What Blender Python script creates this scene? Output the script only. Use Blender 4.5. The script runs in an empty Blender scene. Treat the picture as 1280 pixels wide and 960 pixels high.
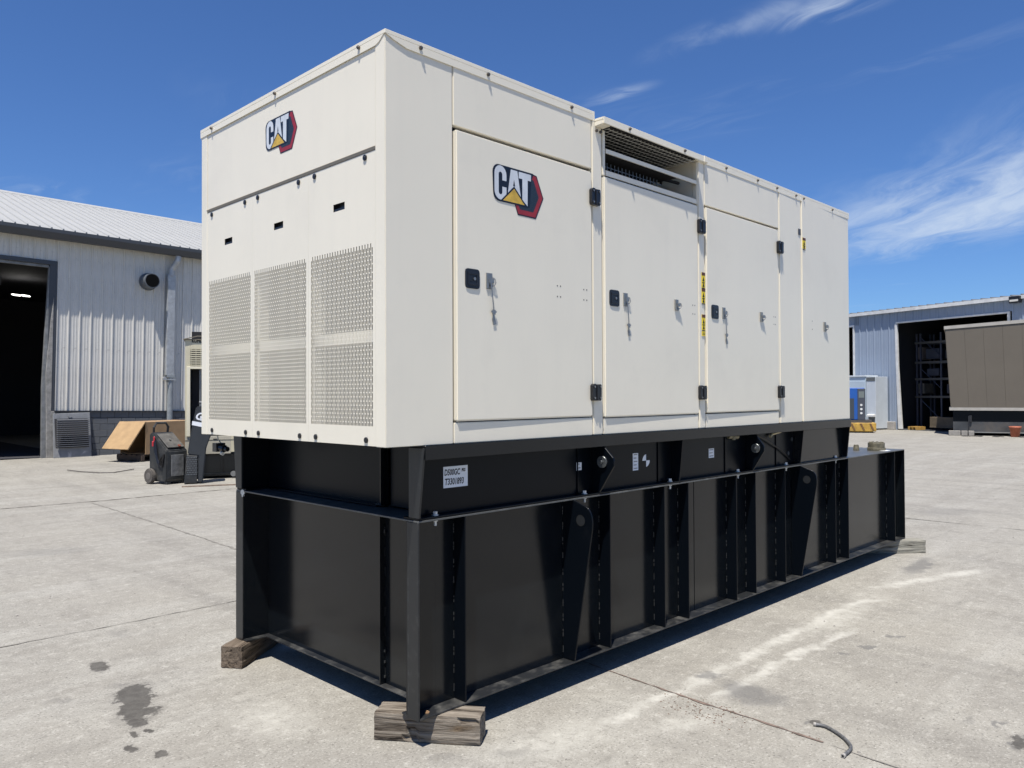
import bpy, bmesh, math, random
from mathutils import Vector, Matrix
random.seed(7)
R = math.radians
scene = bpy.context.scene
COL = scene.collection

# ------------------------------------------------------------------ camera
CAM = Vector((-2.201, -3.022, 1.7445))
yaw, pitch, roll = R(44.81007), R(0.7665), R(-0.2402)
fw = Vector((math.cos(pitch)*math.cos(yaw), math.cos(pitch)*math.sin(yaw), math.sin(pitch)))
rt = Vector((math.sin(yaw), -math.cos(yaw), 0)); up = rt.cross(fw)
rt2 = math.cos(roll)*rt + math.sin(roll)*up; up2 = -math.sin(roll)*rt + math.cos(roll)*up
cd = bpy.data.cameras.new('camera'); cam = bpy.data.objects.new('camera', cd); COL.objects.link(cam)
m = Matrix((rt2, up2, -fw)).transposed().to_4x4(); m.translation = CAM
cam.matrix_world = m
cd.sensor_width = 36; cd.lens = 984.372/1280*36; cd.clip_start = .05; cd.clip_end = 3000
scene.camera = cam

# ------------------------------------------------------------------ light
SUNV = Vector((-.335, -.195, 1)).normalized()
el = math.asin(SUNV.z); rot = math.atan2(SUNV.x, SUNV.y)
ld = bpy.data.lights.new('sun', 'SUN'); ld.energy = 4.8; ld.angle = R(.53); ld.color = (1, .955, .89)
sun = bpy.data.objects.new('sun', ld); COL.objects.link(sun)
sun.rotation_mode = 'QUATERNION'; sun.rotation_quaternion = (-SUNV).to_track_quat('-Z', 'Y'); sun.location = (0, 0, 30)
scene.view_settings.view_transform = 'Standard'; scene.view_settings.look = 'None'
scene.view_settings.exposure = 0.56; scene.view_settings.gamma = 1
world = bpy.data.worlds.new('World'); scene.world = world; world.use_nodes = True

class NT:
    """small node-building helper"""
    def __init__(s, tree): s.t = tree; s.n = tree.nodes; s.l = tree.links
    def put(s, sock, v):
        if v is None: return
        if isinstance(v, bpy.types.NodeSocket): s.l.new(v, sock)
        elif isinstance(v, (tuple, list)) and len(v) == 3 and sock.type == 'RGBA': sock.default_value = (*v, 1)
        else: sock.default_value = v
    def math(s, op, a, b=None, c=None, clamp=False):
        n = s.n.new('ShaderNodeMath'); n.operation = op; n.use_clamp = clamp
        for i, v in enumerate((a, b, c)): s.put(n.inputs[i], v)
        return n.outputs[0]
    def vec(s, op, a, b=None, scale=None):
        n = s.n.new('ShaderNodeVectorMath'); n.operation = op
        s.put(n.inputs[0], a); s.put(n.inputs[1], b)
        if scale is not None: s.put(n.inputs['Scale'], scale)
        return n.outputs['Value'] if op in ('DOT_PRODUCT', 'LENGTH', 'DISTANCE') else n.outputs[0]
    def mix(s, f, a, b, typ='MIX'):
        n = s.n.new('ShaderNodeMix'); n.data_type = 'RGBA'; n.blend_type = typ
        s.put(n.inputs[0], f); s.put(n.inputs[6], a); s.put(n.inputs[7], b); return n.outputs[2]
    def noise(s, v, scale, detail=4, rough=.5, dist=0, out=0):
        n = s.n.new('ShaderNodeTexNoise'); s.put(n.inputs['Vector'], v)
        n.inputs['Scale'].default_value = scale; n.inputs['Detail'].default_value = detail
        n.inputs['Roughness'].default_value = rough; n.inputs['Distortion'].default_value = dist
        return n.outputs[out]
    def rng(s, v, a, b, c=0., d=1., smooth=False):
        n = s.n.new('ShaderNodeMapRange'); s.put(n.inputs[0], v)
        if smooth: n.interpolation_type = 'SMOOTHSTEP'
        for i, x in enumerate((a, b, c, d)): n.inputs[i+1].default_value = x
        return n.outputs[0]
    def mapping(s, v, scale=(1, 1, 1), rotz=0, loc=(0, 0, 0)):
        n = s.n.new('ShaderNodeMapping'); s.put(n.inputs[0], v)
        n.inputs['Scale'].default_value = scale; n.inputs['Rotation'].default_value = (0, 0, rotz); n.inputs['Location'].default_value = loc
        return n.outputs[0]
    def comb(s, x, y, z=0.):
        n = s.n.new('ShaderNodeCombineXYZ'); s.put(n.inputs[0], x); s.put(n.inputs[1], y); s.put(n.inputs[2], z); return n.outputs[0]
    def sep(s, v):
        n = s.n.new('ShaderNodeSeparateXYZ'); s.put(n.inputs[0], v); return n.outputs

def build_world():
    w = NT(world.node_tree); w.n.clear()
    out = w.n.new('ShaderNodeOutputWorld'); bg = w.n.new('ShaderNodeBackground')
    sky = w.n.new('ShaderNodeTexSky'); sky.sky_type = 'NISHITA'; sky.sun_disc = False
    sky.sun_elevation = el; sky.sun_rotation = rot; sky.altitude = 300
    sky.air_density = 1.0; sky.dust_density = .35; sky.ozone_density = 3.2
    tc = w.n.new('ShaderNodeTexCoord'); d = tc.outputs['Generated']
    x, y, z = w.sep(d)
    zc = w.math('MAXIMUM', z, .04)
    uv = w.comb(w.math('DIVIDE', x, zc), w.math('DIVIDE', y, zc))
    wob = w.vec('SCALE', w.vec('SUBTRACT', w.noise(uv, 1.3, 3, .5, 0, 1), (.5, .5, .5)), scale=.5)
    uvw = w.vec('ADD', uv, wob)
    # cirrus bank low in the sky, streaked along its own length
    a = math.atan2(.61, .79)
    pa = w.mapping(uvw, (.55, 2.6, 1), 0)
    rotn = w.n.new('ShaderNodeVectorRotate'); rotn.rotation_type = 'Z_AXIS'; w.put(rotn.inputs['Vector'], uvw); rotn.inputs['Angle'].default_value = -a
    pa = w.mapping(rotn.outputs[0], (.55, 1.9, 1))
    na = w.noise(pa, 1.5, 9, .62, .5)
    rel = w.n.new('ShaderNodeVectorRotate'); rel.rotation_type = 'Z_AXIS'; w.put(rel.inputs['Vector'], w.vec('SUBTRACT', uvw, (4.75, 1.25, 0))); rel.inputs['Angle'].default_value = -a
    ell = w.vec('LENGTH', w.vec('MULTIPLY', rel.outputs[0], (.42, 1.0, 0)))
    ma = w.rng(ell, 1.15, .15, 0, 1, True)
    ca = w.math('MULTIPLY', w.rng(w.math('ADD', na, w.math('MULTIPLY', ma, .30)), .48, .98, 0, 1, True), ma)
    # fine high wisps
    pb = w.mapping(uvw, (3.4, .8, 1), R(-8))
    nb = w.noise(pb, 1.7, 8, .6, .8)
    mb = w.rng(w.noise(uv, .9, 2, .5), .5, .72, 0, .55, True)
    spots = None
    for (cx, cy, rx, ry, s) in ((1.95, 1.08, .07, .22, 1.0), (2.02, .86, .08, .16, .95), (2.11, 1.6, .05, .12, .7), (2.42, 1.32, .09, .2, .35), (2.5, .75, .12, .3, .18), (1.1, 4.3, .3, .2, .3)):
        r = w.vec('LENGTH', w.vec('MULTIPLY', w.vec('SUBTRACT', uv, (cx, cy, 0)), (1/rx, 1/ry, 0)))
        k = w.rng(r, 1.7, 0, 0, s, True)
        spots = k if spots is None else w.math('MAXIMUM', spots, k)
    # the general field of wisps keeps to the rest of the sky, sparse everywhere
    mm = w.math('MAXIMUM', w.math('MULTIPLY', mb, .25), spots)
    cb = w.math('MULTIPLY', w.rng(w.math('ADD', nb, w.math('MULTIPLY', spots, .12)), .47, .82, 0, 1, True), mm)
    cl = w.math('MAXIMUM', w.math('MULTIPLY', ca, .82), w.math('MULTIPLY', cb, .8), clamp=True)
    cl = w.math('MULTIPLY', cl, w.rng(z, .03, .1))
    skyc = w.mix(1.0, sky.outputs[0], (.40, .575, .84), 'MULTIPLY')
    col = w.mix(cl, skyc, (4.3, 5.0, 6.0))
    w.l.new(col, bg.inputs[0]); bg.inputs[1].default_value = .1
    w.l.new(bg.outputs[0], out.inputs[0])
build_world()

# ------------------------------------------------------------------ materials
MATS = {}
def mat(name, col, rough=.5, metal=0., spec=.5, var=.0, vscale=3., bump=0., bscale=40., emit=None, coat=0., dirt=None, dscale=2., droughen=.2, streak=None, wavy=0.):
    if name in MATS: return MATS[name]
    M = bpy.data.materials.new(name); M.use_nodes = True; t = NT(M.node_tree)
    b = t.n['Principled BSDF']; tc = t.n.new('ShaderNodeTexCoord').outputs['Object']
    b.inputs['Roughness'].default_value = rough; b.inputs['Metallic'].default_value = metal
    b.inputs['Specular IOR Level'].default_value = spec; b.inputs['Coat Weight'].default_value = coat
    c = None
    if var > 0:
        n = t.noise(tc, vscale, 6, .6)
        lo = tuple(x*(1-var) for x in col); hi = tuple(min(1, x*(1+var)) for x in col)
        c = t.mix(t.rng(n, .3, .7), lo, hi)
    if streak:
        sc, amt, scol = streak
        n = t.noise(t.mapping(tc, sc), 1, 6, .65)
        c = t.mix(t.rng(n, .5, .8, 0, amt), c if c is not None else col, scol)
    if dirt:
        dcol, lo_, hi_, amt = dirt
        n = t.noise(tc, dscale, 8, .65, .3)
        f = t.rng(n, lo_, hi_, 0, amt)
        c = t.mix(f, c if c is not None else col, dcol)
        t.put(b.inputs['Roughness'], t.math('ADD', rough, t.math('MULTIPLY', f, droughen)))
    if c is None: b.inputs['Base Color'].default_value = (*col, 1)
    else: t.put(b.inputs['Base Color'], c)
    h = None
    if bump > 0: h = t.math('MULTIPLY', t.noise(tc, bscale, 5, .6), bump)
    if wavy > 0:
        k = t.math('MULTIPLY', t.noise(tc, 1.6, 1, .4), wavy)
        h = k if h is None else t.math('ADD', h, k)
    if h is not None:
        bn = t.n.new('ShaderNodeBump'); bn.inputs['Strength'].default_value = 1; bn.inputs['Distance'].default_value = 1
        t.put(bn.inputs['Height'], h); t.l.new(bn.outputs[0], b.inputs['Normal'])
    if emit:
        b.inputs['Emission Color'].default_value = (*emit[0], 1); b.inputs['Emission Strength'].default_value = emit[1]
    MATS[name] = M
    return M

WHITE = mat('cream_paint', (.765, .712, .585), .30, var=.022, vscale=1.1, wavy=.0024, bump=.00006, bscale=260, dirt=((.58, .545, .46), .54, .82, .30), dscale=1.9, streak=((7, 7, .7), .16, (.60, .56, .47)))
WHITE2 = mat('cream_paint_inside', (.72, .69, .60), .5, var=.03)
BLACK = mat('black_gloss_paint', (.0045, .0062, .0082), .17, spec=.38, wavy=.0036, bump=.00005, bscale=180, dirt=((.038, .041, .041), .55, .95, .32), dscale=3.3, droughen=.3)
BLACKB = mat('black_paint_baked_shade', (.0025, .004, .0065), .28, spec=.16, wavy=.002, dirt=((.03, .03, .03), .6, .95, .2), dscale=4)  # black paint darkened and dulled to stand in for dark reflections and shade
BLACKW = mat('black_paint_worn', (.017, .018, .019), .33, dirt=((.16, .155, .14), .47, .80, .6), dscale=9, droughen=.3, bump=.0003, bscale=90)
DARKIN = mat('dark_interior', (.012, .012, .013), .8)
BLACKP = mat('black_post_paint', (.012, .0135, .015), .36, dirt=((.13, .13, .12), .56, .86, .35), dscale=14, droughen=.3, bump=.0002, bscale=90)
PLASTIC = mat('black_plastic', (.012, .012, .014), .3)
ZINC = mat('zinc_plated_steel', (.30, .30, .29), .42, metal=.8, var=.15, vscale=40)
SCREW = mat('screw_metal', (.18, .16, .14), .4, metal=.8)
WELD = mat('weld_bead', (.020, .021, .021), .35, var=.4, vscale=30)
TAG = mat('paper_label', (.72, .74, .76), .6)
INK = mat('black_ink', (.01, .01, .01), .6)
YEL = mat('yellow_sticker', (.82, .62, .02), .45)
BROWNINK = mat('sticker_header', (.09, .03, .015), .5)
LINE = mat('grille_lining', (.10, .098, .088), .6, var=.1)
GALV = mat('galvanised_steel', (.38, .39, .39), .5, metal=.4, var=.2, vscale=8)

class MB:
    def __init__(s): s.v = []; s.f = []; s.m = []; s.cur = 0
    def add(s, vs, fs):
        o = len(s.v); s.v += [tuple(v) for v in vs]
        for f in fs: s.f.append(tuple(i+o for i in f)); s.m.append(s.cur)
        return s
    def box(s, x0, x1, y0, y1, z0, z1):
        return s.add([(x0,y0,z0),(x1,y0,z0),(x1,y1,z0),(x0,y1,z0),(x0,y0,z1),(x1,y0,z1),(x1,y1,z1),(x0,y1,z1)],
            [(0,3,2,1),(4,5,6,7),(0,1,5,4),(1,2,6,5),(2,3,7,6),(3,0,4,7)])
    def hexa(s, p):   # 4 bottom + 4 top, both counter-clockwise seen from above
        return s.add(p, [(0,3,2,1),(4,5,6,7),(0,1,5,4),(1,2,6,5),(2,3,7,6),(3,0,4,7)])
    def prism(s, poly, axis, a, b):
        n = len(poly)
        def P(u, v, w): return {'x': (w, u, v), 'y': (u, w, v), 'z': (u, v, w)}[axis]
        vs = [P(u, v, a) for u, v in poly] + [P(u, v, b) for u, v in poly]
        return s.add(vs, [tuple(range(n))[::-1], tuple(range(n, 2*n))] + [(i, (i+1) % n, n+(i+1) % n, n+i) for i in range(n)])
    def cyl(s, p0, p1, r, n=12, r2=None):
        p0 = Vector(p0); p1 = Vector(p1); r2 = r if r2 is None else r2
        q = (p1-p0).normalized().to_track_quat('Z', 'Y')
        vs = []
        for p, rr in ((p0, r), (p1, r2)):
            for i in range(n):
                a = 2*math.pi*i/n; vs.append(p + q @ Vector((rr*math.cos(a), rr*math.sin(a), 0)))
        return s.add(vs, [tuple(range(n))[::-1], tuple(range(n, 2*n))] + [(i, (i+1) % n, n+(i+1) % n, n+i) for i in range(n)])
    def tube(s, pts, r, n=8):
        pts = [Vector(p) for p in pts]; rings = []
        for i, p in enumerate(pts):
            t = (pts[min(i+1, len(pts)-1)] - pts[max(i-1, 0)]).normalized()
            q = t.to_track_quat('Z', 'Y')
            rings.append([p + q @ Vector((r*math.cos(2*math.pi*k/n), r*math.sin(2*math.pi*k/n), 0)) for k in range(n)])
        vs = [v for rg in rings for v in rg]; fs = [tuple(range(n))[::-1], tuple(range(len(vs)-n, len(vs)))]
        for i in range(len(pts)-1):
            for k in range(n): fs.append((i*n+k, i*n+(k+1) % n, (i+1)*n+(k+1) % n, (i+1)*n+k))
        return s.add(vs, fs)
    def mesh(s, name, mats, bevel=0, seg=1, smooth=False):
        me = bpy.data.meshes.new(name); me.from_pydata(s.v, [], s.f)
        for mm in (mats if isinstance(mats, (list, tuple)) else [mats]): me.materials.append(mm)
        for p, k in zip(me.polygons, s.m): p.material_index = k
        bm = bmesh.new(); bm.from_mesh(me); bmesh.ops.recalc_face_normals(bm, faces=bm.faces)
        if bevel: bmesh.ops.bevel(bm, geom=list(bm.edges), offset=bevel, segments=seg, affect='EDGES', clamp_overlap=True)
        if smooth:
            for f in bm.faces: f.smooth = len(f.verts) <= 4
        bm.to_mesh(me); bm.free(); me.update()
        return me
    def build(s, name, mats, parent=None, bevel=0, seg=1, smooth=False, loc=(0, 0, 0), label=None):
        return link(name, s.mesh(name, mats, bevel, seg, smooth), parent, loc, label)

def link(name, me, parent=None, loc=(0, 0, 0), label=None, rot=None):
    o = bpy.data.objects.new(name, me); COL.objects.link(o); o.parent = parent; o.location = loc
    if rot: o.rotation_euler = rot
    if label: o['label'] = label
    return o
def thing(name, label, cat, loc=(0, 0, 0), rotz=0, group=None, matrix=None):
    o = bpy.data.objects.new(name, None); COL.objects.link(o); o.empty_display_size = .2
    if matrix is not None: o.matrix_world = matrix
    else: o.location = loc; o.rotation_euler = (0, 0, rotz)
    o['label'] = label; o['category'] = cat
    if group: o['group'] = group
    return o
def tag(o, label, cat, group=None):
    o['label'] = label; o['category'] = cat
    if group: o['group'] = group
    return o
def struct(o): o['kind'] = 'structure'; return o
def faceaz(x, y, extra=0): return math.atan2(y-CAM.y, x-CAM.x) - math.pi/2 + R(extra)
def text_mesh(s, size, mats, extrude=.0, bold=0.0, font_shear=0):
    c = bpy.data.curves.new('lettering', 'FONT'); c.body = s; c.size = size; c.extrude = extrude; c.offset = bold; c.shear = font_shear; c.resolution_u = 3
    o = bpy.data.objects.new('lettering', c); COL.objects.link(o)
    dg = bpy.context.evaluated_depsgraph_get(); me = bpy.data.meshes.new_from_object(o.evaluated_get(dg))
    bpy.data.objects.remove(o); bpy.data.curves.remove(c)
    me.materials.clear(); me.materials.append(mats); me.name = 'lettering'
    return me

# ------------------------------------------------------------------ ground
DARK = [(-0.517,1.716,8.779,-3.113,-2.536,-2.466),(-0.616,1.391,20.315,-7.279,-11.623,-11.315),(-0.46,2.476,17.365,-5.484,-6.853,-6.644),(-0.681,1.244,31.658,-11.255,-21.405,-20.854),(-0.607,1.238,35.291,-13.179,-24.394,-23.761),(-0.753,1.082,26.476,-9.315,-20.345,-19.838),(-0.675,0.915,26.135,-10.273,-18.999,-18.481),(1.893,-1.20,7.9,-26.0,-25.286,3.628),(2.372,-2.021,6.2,-28.3,-7.9,-7.7)]
MID = [(2.037,-0.74,1.93,-4.562,-5.223,-0.223),(6.345,-0.306,1.919,-4.936,-0.393,-6.289),(2.372,-2.021,5.21,-24.278,-6.61,-6.443),(2.558,-1.913,6.959,-30.377,-11.923,-11.61),(3.368,-0.924,7.772,-20.799,-13.994,-13.543),(3.104,-0.866,10.849,-26.914,-17.748,-17.188),(3.743,-0.978,10.451,-30.666,-19.324,-18.68),(1.893,-1.186,7.223,-24.01,-25.286,3.628),(2.117,-0.429,5.342,-8.948,-8.646,-8.39)]
FAINT = [(-0.487,2.022,15.669,-5.312,-13.745,-13.348),(-0.806,2.046,13.401,-3.675,-12.035,-11.699),(-0.114,3.122,8.998,-3.05,-4.642,-4.486),(10.436,0.636,0.45,-1.561,-1.549,-1.455),(0.537,-0.291,6.017,-6.056,-11.89,-11.595),(0.275,-0.119,7.945,-6.795,-14.359,-14.008),(0.41,6.92,1.799,-0.452,-1.228,-2.936),(2.515,-1.781,4.866,-18.783,-13.893,-13.524)]
LIGHT = [(1.279,-0.415,6.055,-0.433,1.298,18.135),(1.623,-0.433,3.762,-0.158,0.761,18.166),(2.113,-0.432,2.871,0.104,-0.657,18.17),(2.636,-0.421,3.269,0.011,-0.062,18.182),(3.207,-0.423,2.452,-0.022,0.16,18.181),(3.924,-0.416,2.05,0.057,-0.502,18.175),(4.523,-0.459,3.586,-0.926,4.545,17.605),(2.06,-0.651,4.451,-0.056,0.253,19.998),(2.459,-0.641,3.646,0.194,-1.065,19.972),(2.943,-0.644,3.007,-0.162,1.079,19.971),(3.438,-0.669,3.471,-0.162,0.93,19.978),(5.57,-0.486,1.78,-0.551,3.283,10.615),(6.251,-0.709,2.615,-0.932,3.73,10.466)]
LIGHT2 = [(0.801,-0.37,1.604,-1.514,-1.911,-5.132),(3.994,-0.476,0.81,-1.466,-0.093,-5.329),(-0.095,0.9,3.059,-1.643,-2.295,-2.234),(1.388,-0.697,2.018,-2.69,-3.924,-8.609)]
def ground_material():
    M = bpy.data.materials.new('worn_concrete'); M.use_nodes = True; t = NT(M.node_tree); b = t.n['Principled BSDF']
    pos = t.n.new('ShaderNodeNewGeometry').outputs['Position']
    b.inputs['Roughness'].default_value = .82; b.inputs['Specular IOR Level'].default_value = .3
    n_big = t.noise(pos, .35, 5, .6); n_mid = t.noise(pos, 2.2, 8, .68, .4); n_fine = t.noise(pos, 14, 8, .72); n_grit = t.noise(pos, 75, 3, .7)
    # long streaks left by tyres and sweeping, along the yard
    st = t.noise(t.mapping(pos, (.22, 1.7, 1), R(12)), 1.0, 8, .68, .6)
    st2 = t.noise(t.mapping(pos, (1.6, .25, 1), R(-38)), 1.0, 7, .65, .6)
    c = t.mix(t.rng(n_mid, .30, .70), (.207, .193, .166), (.298, .284, .248))
    c = t.mix(t.rng(n_big, .36, .64, 0, .6), c, (.290, .273, .232))
    c = t.mix(t.rng(st, .48, .72, 0, .6), c, (.352, .340, .302))
    c = t.mix(t.rng(st2, .50, .74, 0, .55), c, (.160, .150, .132))
    c = t.mix(t.rng(n_fine, .54, .67, 0, .48), c, (.46, .44, .39))
    c = t.mix(t.rng(n_fine, .45, .33, 0, .50), c, (.135, .125, .107))
    c = t.mix(t.rng(n_grit, .57, .66, 0, .75), c, (.085, .078, .066))
    c = t.mix(t.rng(n_grit, .41, .31, 0, .7), c, (.52, .50, .45))
    st3 = t.noise(t.mapping(pos, (.35, 2.6, 1), R(-24)), 1.0, 6, .6, 1.2)
    c = t.mix(t.rng(st3, .60, .78, 0, .38), c, (.13, .122, .108))
    n_m2 = t.noise(t.mapping(pos, (3.2, 7.5, 1), R(20)), 1.0, 7, .7, .8)
    c = t.mix(t.rng(n_m2, .55, .74, 0, .34), c, (.155, .146, .128))
    c = t.mix(t.rng(n_m2, .43, .27, 0, .28), c, (.40, .382, .335))
    # pits and aggregate
    vo = t.n.new('ShaderNodeTexVoronoi'); vo.feature = 'F1'; vo.inputs['Scale'].default_value = 21; t.put(vo.inputs['Vector'], t.vec('ADD', pos, t.vec('SCALE', t.noise(pos, 9, 2, .5, 0, 1), scale=.12)))
    pm = t.math('MULTIPLY', t.rng(vo.outputs['Distance'], .14, .07), t.rng(n_mid, .47, .6))
    c = t.mix(t.math('MULTIPLY', pm, .75), c, (.075, .07, .062))
    wob = t.vec('SCALE', t.vec('SUBTRACT', t.noise(pos, 7, 5, .65, 0, 1), (.5, .5, .5)), scale=.30)
    wob2 = t.vec('SCALE', t.vec('SUBTRACT', t.noise(pos, 5, 3, .6, 0, 1), (.5, .5, .5)), scale=.22)
    pw = t.vec('ADD', pos, wob); pw2 = t.vec('ADD', pos, wob2)
    def field(lst, p, lo, hi):
        acc = None
        for (cx, cy, a0, a1, b0, b1) in lst:
            d = t.vec('SUBTRACT', p, (cx, cy, 0))
            u = t.vec('DOT_PRODUCT', d, (a0, a1, 0)); v = t.vec('DOT_PRODUCT', d, (b0, b1, 0))
            k = t.math('SQRT', t.math('ADD', t.math('MULTIPLY', u, u), t.math('MULTIPLY', v, v)))
            acc = k if acc is None else t.math('MINIMUM', acc, k)
        return t.rng(acc, hi, lo, 0, 1, True)
    c = t.mix(t.math('MULTIPLY', field(LIGHT, pw2, .1, 1.4), t.rng(n_fine, .3, .6, .30, .85)), c, (.47, .455, .405))
    c = t.mix(t.math('MULTIPLY', field(LIGHT2, pw2, .0, 1.2), t.rng(n_fine, .3, .65, .1, .7)), c, (.43, .415, .365))
    c = t.mix(t.math('MULTIPLY', field(FAINT, pw, .3, 1.1), .32), c, (.13, .125, .115))
    c = t.mix(t.math('MULTIPLY', field(MID, pw, .4, 1.1), t.rng(n_fine, .3, .6, .45, .75)), c, (.115, .112, .107))
    wob3 = t.vec('SCALE', t.vec('SUBTRACT', t.noise(pos, 13, 7, .72, 0, 1), (.5, .5, .5)), scale=.13)
    pd = t.vec('ADD', pos, wob3)
    wob4 = t.vec('SCALE', t.vec('SUBTRACT', t.noise(pos, 5.5, 8, .74, 0, 1), (.5, .5, .5)), scale=.42)
    pe = t.vec('ADD', pos, wob4)
    c = t.mix(t.math('MULTIPLY', field(DARK[:1], pe, .8, 1.6), .30), c, (.12, .112, .10))
    c = t.mix(t.math('MULTIPLY', field(DARK[:1], pe, .86, 1.06), t.rng(n_fine, .35, .6, .70, .93)), c, (.060, .055, .048))
    c = t.mix(t.math('MULTIPLY', field(DARK[1:], pd, .9, 1.35), .30), c, (.12, .112, .10))
    c = t.mix(t.math('MULTIPLY', field(DARK[1:], pd, .80, 1.0), t.rng(n_fine, .35, .6, .60, .92)), c, (.060, .055, .048))
    t.put(b.inputs['Base Color'], c)
    h = t.math('ADD', t.math('MULTIPLY', n_fine, .006), t.math('MULTIPLY', n_grit, .0018))
    h = t.math('ADD', h, t.math('MULTIPLY', n_mid, .012)); h = t.math('SUBTRACT', h, t.math('MULTIPLY', pm, .004))
    bn = t.n.new('ShaderNodeBump'); bn.inputs['Strength'].default_value = .75; bn.inputs['Distance'].default_value = 1
    t.put(bn.inputs['Height'], h); t.l.new(bn.outputs[0], b.inputs['Normal'])
    return M
CONC = ground_material()
g = MB()
g.add([(-600, -600, 0), (600, -600, 0), (600, 600, 0), (-600, 600, 0)], [(0, 1, 2, 3)])
struct(g.build('ground', CONC))
JOINT = mat('joint_dirt', (.095, .08, .065), .9, var=.6, vscale=14)
JOINTL = mat('joint_dirt_pale', (.20, .185, .16), .9, var=.5, vscale=9)
def joint(pts, w, m_, jit=.02, step=.09):
    mb = MB(); P = [Vector((x, y)) for x, y in pts]; row = []
    for a, b in zip(P, P[1:]):
        L = (b-a).length; n = max(2, int(L/step)); d = (b-a)/L; nn = Vector((-d.y, d.x))
        for i in range(n):
            q = a + d*L*i/n + nn*random.uniform(-jit, jit)*.4; ww = w*random.uniform(.15, 1.3)
            row.append((q+nn*ww*.5, q-nn*ww*.5))
    vs = []; fs = []
    for a, b in row: vs += [(a.x, a.y, .004), (b.x, b.y, .004)]
    for i in range(len(row)-1): fs.append((2*i, 2*i+1, 2*i+3, 2*i+2))
    mb.add(vs, fs); struct(mb.build('pavement_joint', m_))
joint([(-30, 11.9), (-.995, 11.489), (.881, 11.249), (2.127, 11.115), (4.609, 11.098), (9, 11.0), (30, 10.9)], .05, JOINT)
joint([(2.105, 10.98), (2.033, 7.886), (1.952, 5.599), (1.863, 3.37)], .035, JOINTL)
joint([(-20, 3.42), (-1.846, 3.403), (-.816, 3.385), (-.074, 3.369), (.882, 3.377), (12, 3.34)], .016, mat('joint_dirt_faint', (.205, .19, .165), .9, var=.4, vscale=9))
joint([(1.888, 1.05), (1.761, .122), (1.747, -.184), (1.717, -.617), (1.711, -.984), (1.693, -1.376)], .020, mat('joint_dirt_red', (.165, .12, .095), .9, var=.5, vscale=14), .012, .04)
joint([(1.693, -1.376), (1.674, -1.68), (1.643, -2.257), (1.62, -9)], .012, JOINTL)
joint([(9.4, -30), (9.45, 3.3), (9.5, 40)], .03, JOINTL, .02, .4)
joint([(-30, -4.4), (40, -4.3)], .03, JOINTL, .02, .4)
joint([(16.8, -30), (16.9, 40)], .03, JOINTL, .02, .4)
# crumbs of dirt by the joint and small pebbles about the yard
cr = MB()
def pebble(mb, x, y, r):
    n = 6; k = random.random()*6
    vs = [(x+r*random.uniform(.6, 1.2)*math.cos(k+6.283*i/n), y+r*random.uniform(.6, 1.2)*math.sin(k+6.283*i/n), .001) for i in range(n)] + [(x, y, r*.7)]
    mb.add(vs, [(i, (i+1) % n, n) for i in range(n)])
for i in range(170): pebble(cr, random.gauss(1.60, .09), random.gauss(-.70, .13), random.uniform(.002, .006))
for i in range(60): pebble(cr, random.gauss(1.72, .03), random.uniform(-1.3, .1), random.uniform(.0015, .005))
cr.build('crumbs', mat('rust_crumbs', (.12, .075, .05), .9, var=.5, vscale=30))['kind'] = 'stuff'
gr = MB()
for i in range(600):
    d = random.uniform(2.2, 24); a = R(44.8)+random.uniform(-.65, .65)
    pebble(gr, CAM.x+d*math.cos(a), CAM.y+d*math.sin(a), random.uniform(.003, .009)*(1+d*.04))
gr.build('grit', mat('grit_stone', (.2, .185, .165), .9, var=.5, vscale=5))['kind'] = 'stuff'

# ================================================================== GENERATOR
GEN = thing('diesel_generator', 'large cream generator cabinet on a long black fuel tank, standing on timber blocks', 'generator')
E0, EH, EL, EW = 1.497, 1.975, 5.43, 2.0     # cabinet bottom, height, length, width
def Z(z): return E0+z
# inner shell behind the panels
sh = MB()
sh.box(.006, EL-.006, EW-.03, EW, E0, Z(1.93)); sh.box(EL-.03, EL, .012, EW-.032, E0, Z(1.93))
sh.build('rear_wall', WHITE, GEN, .004)
fr = MB()
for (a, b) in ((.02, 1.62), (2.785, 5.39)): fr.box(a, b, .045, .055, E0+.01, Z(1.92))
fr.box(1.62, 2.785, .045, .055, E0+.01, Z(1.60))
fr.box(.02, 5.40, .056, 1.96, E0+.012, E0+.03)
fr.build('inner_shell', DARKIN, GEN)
# radiator room lining seen through the grilles
ln = MB()
ln.box(.20, .215, .06, 1.94, Z(.0), Z(1.43)); ln.box(.055, .20, 1.925, 1.94, Z(.03), Z(1.43)); ln.box(.055, .20, .06, .075, Z(.03), Z(1.43))
ln.build('radiator_lining', LINE, GEN)
ln = MB()
ln.box(.03, .075, .06, 1.92, Z(.505), Z(.565))
for yy in (.70, 1.31): ln.box(.03, .09, yy-.03, yy+.03, Z(.03), Z(1.40))
ln.build('crossbar', WHITE2, GEN)

def panel(name, x0, x1, z0, z1, yl=-.002, yr=-.002, thick=.035, bev=.004, label=None):
    b = MB()
    b.hexa([(x0, yl, Z(z0)), (x1, yr, Z(z0)), (x1, thick, Z(z0)), (x0, thick, Z(z0)), (x0, yl, Z(z1)), (x1, yr, Z(z1)), (x1, thick, Z(z1)), (x0, thick, Z(z1))])
    return b.build(name, WHITE, GEN, bev, 2, label=label)
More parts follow.
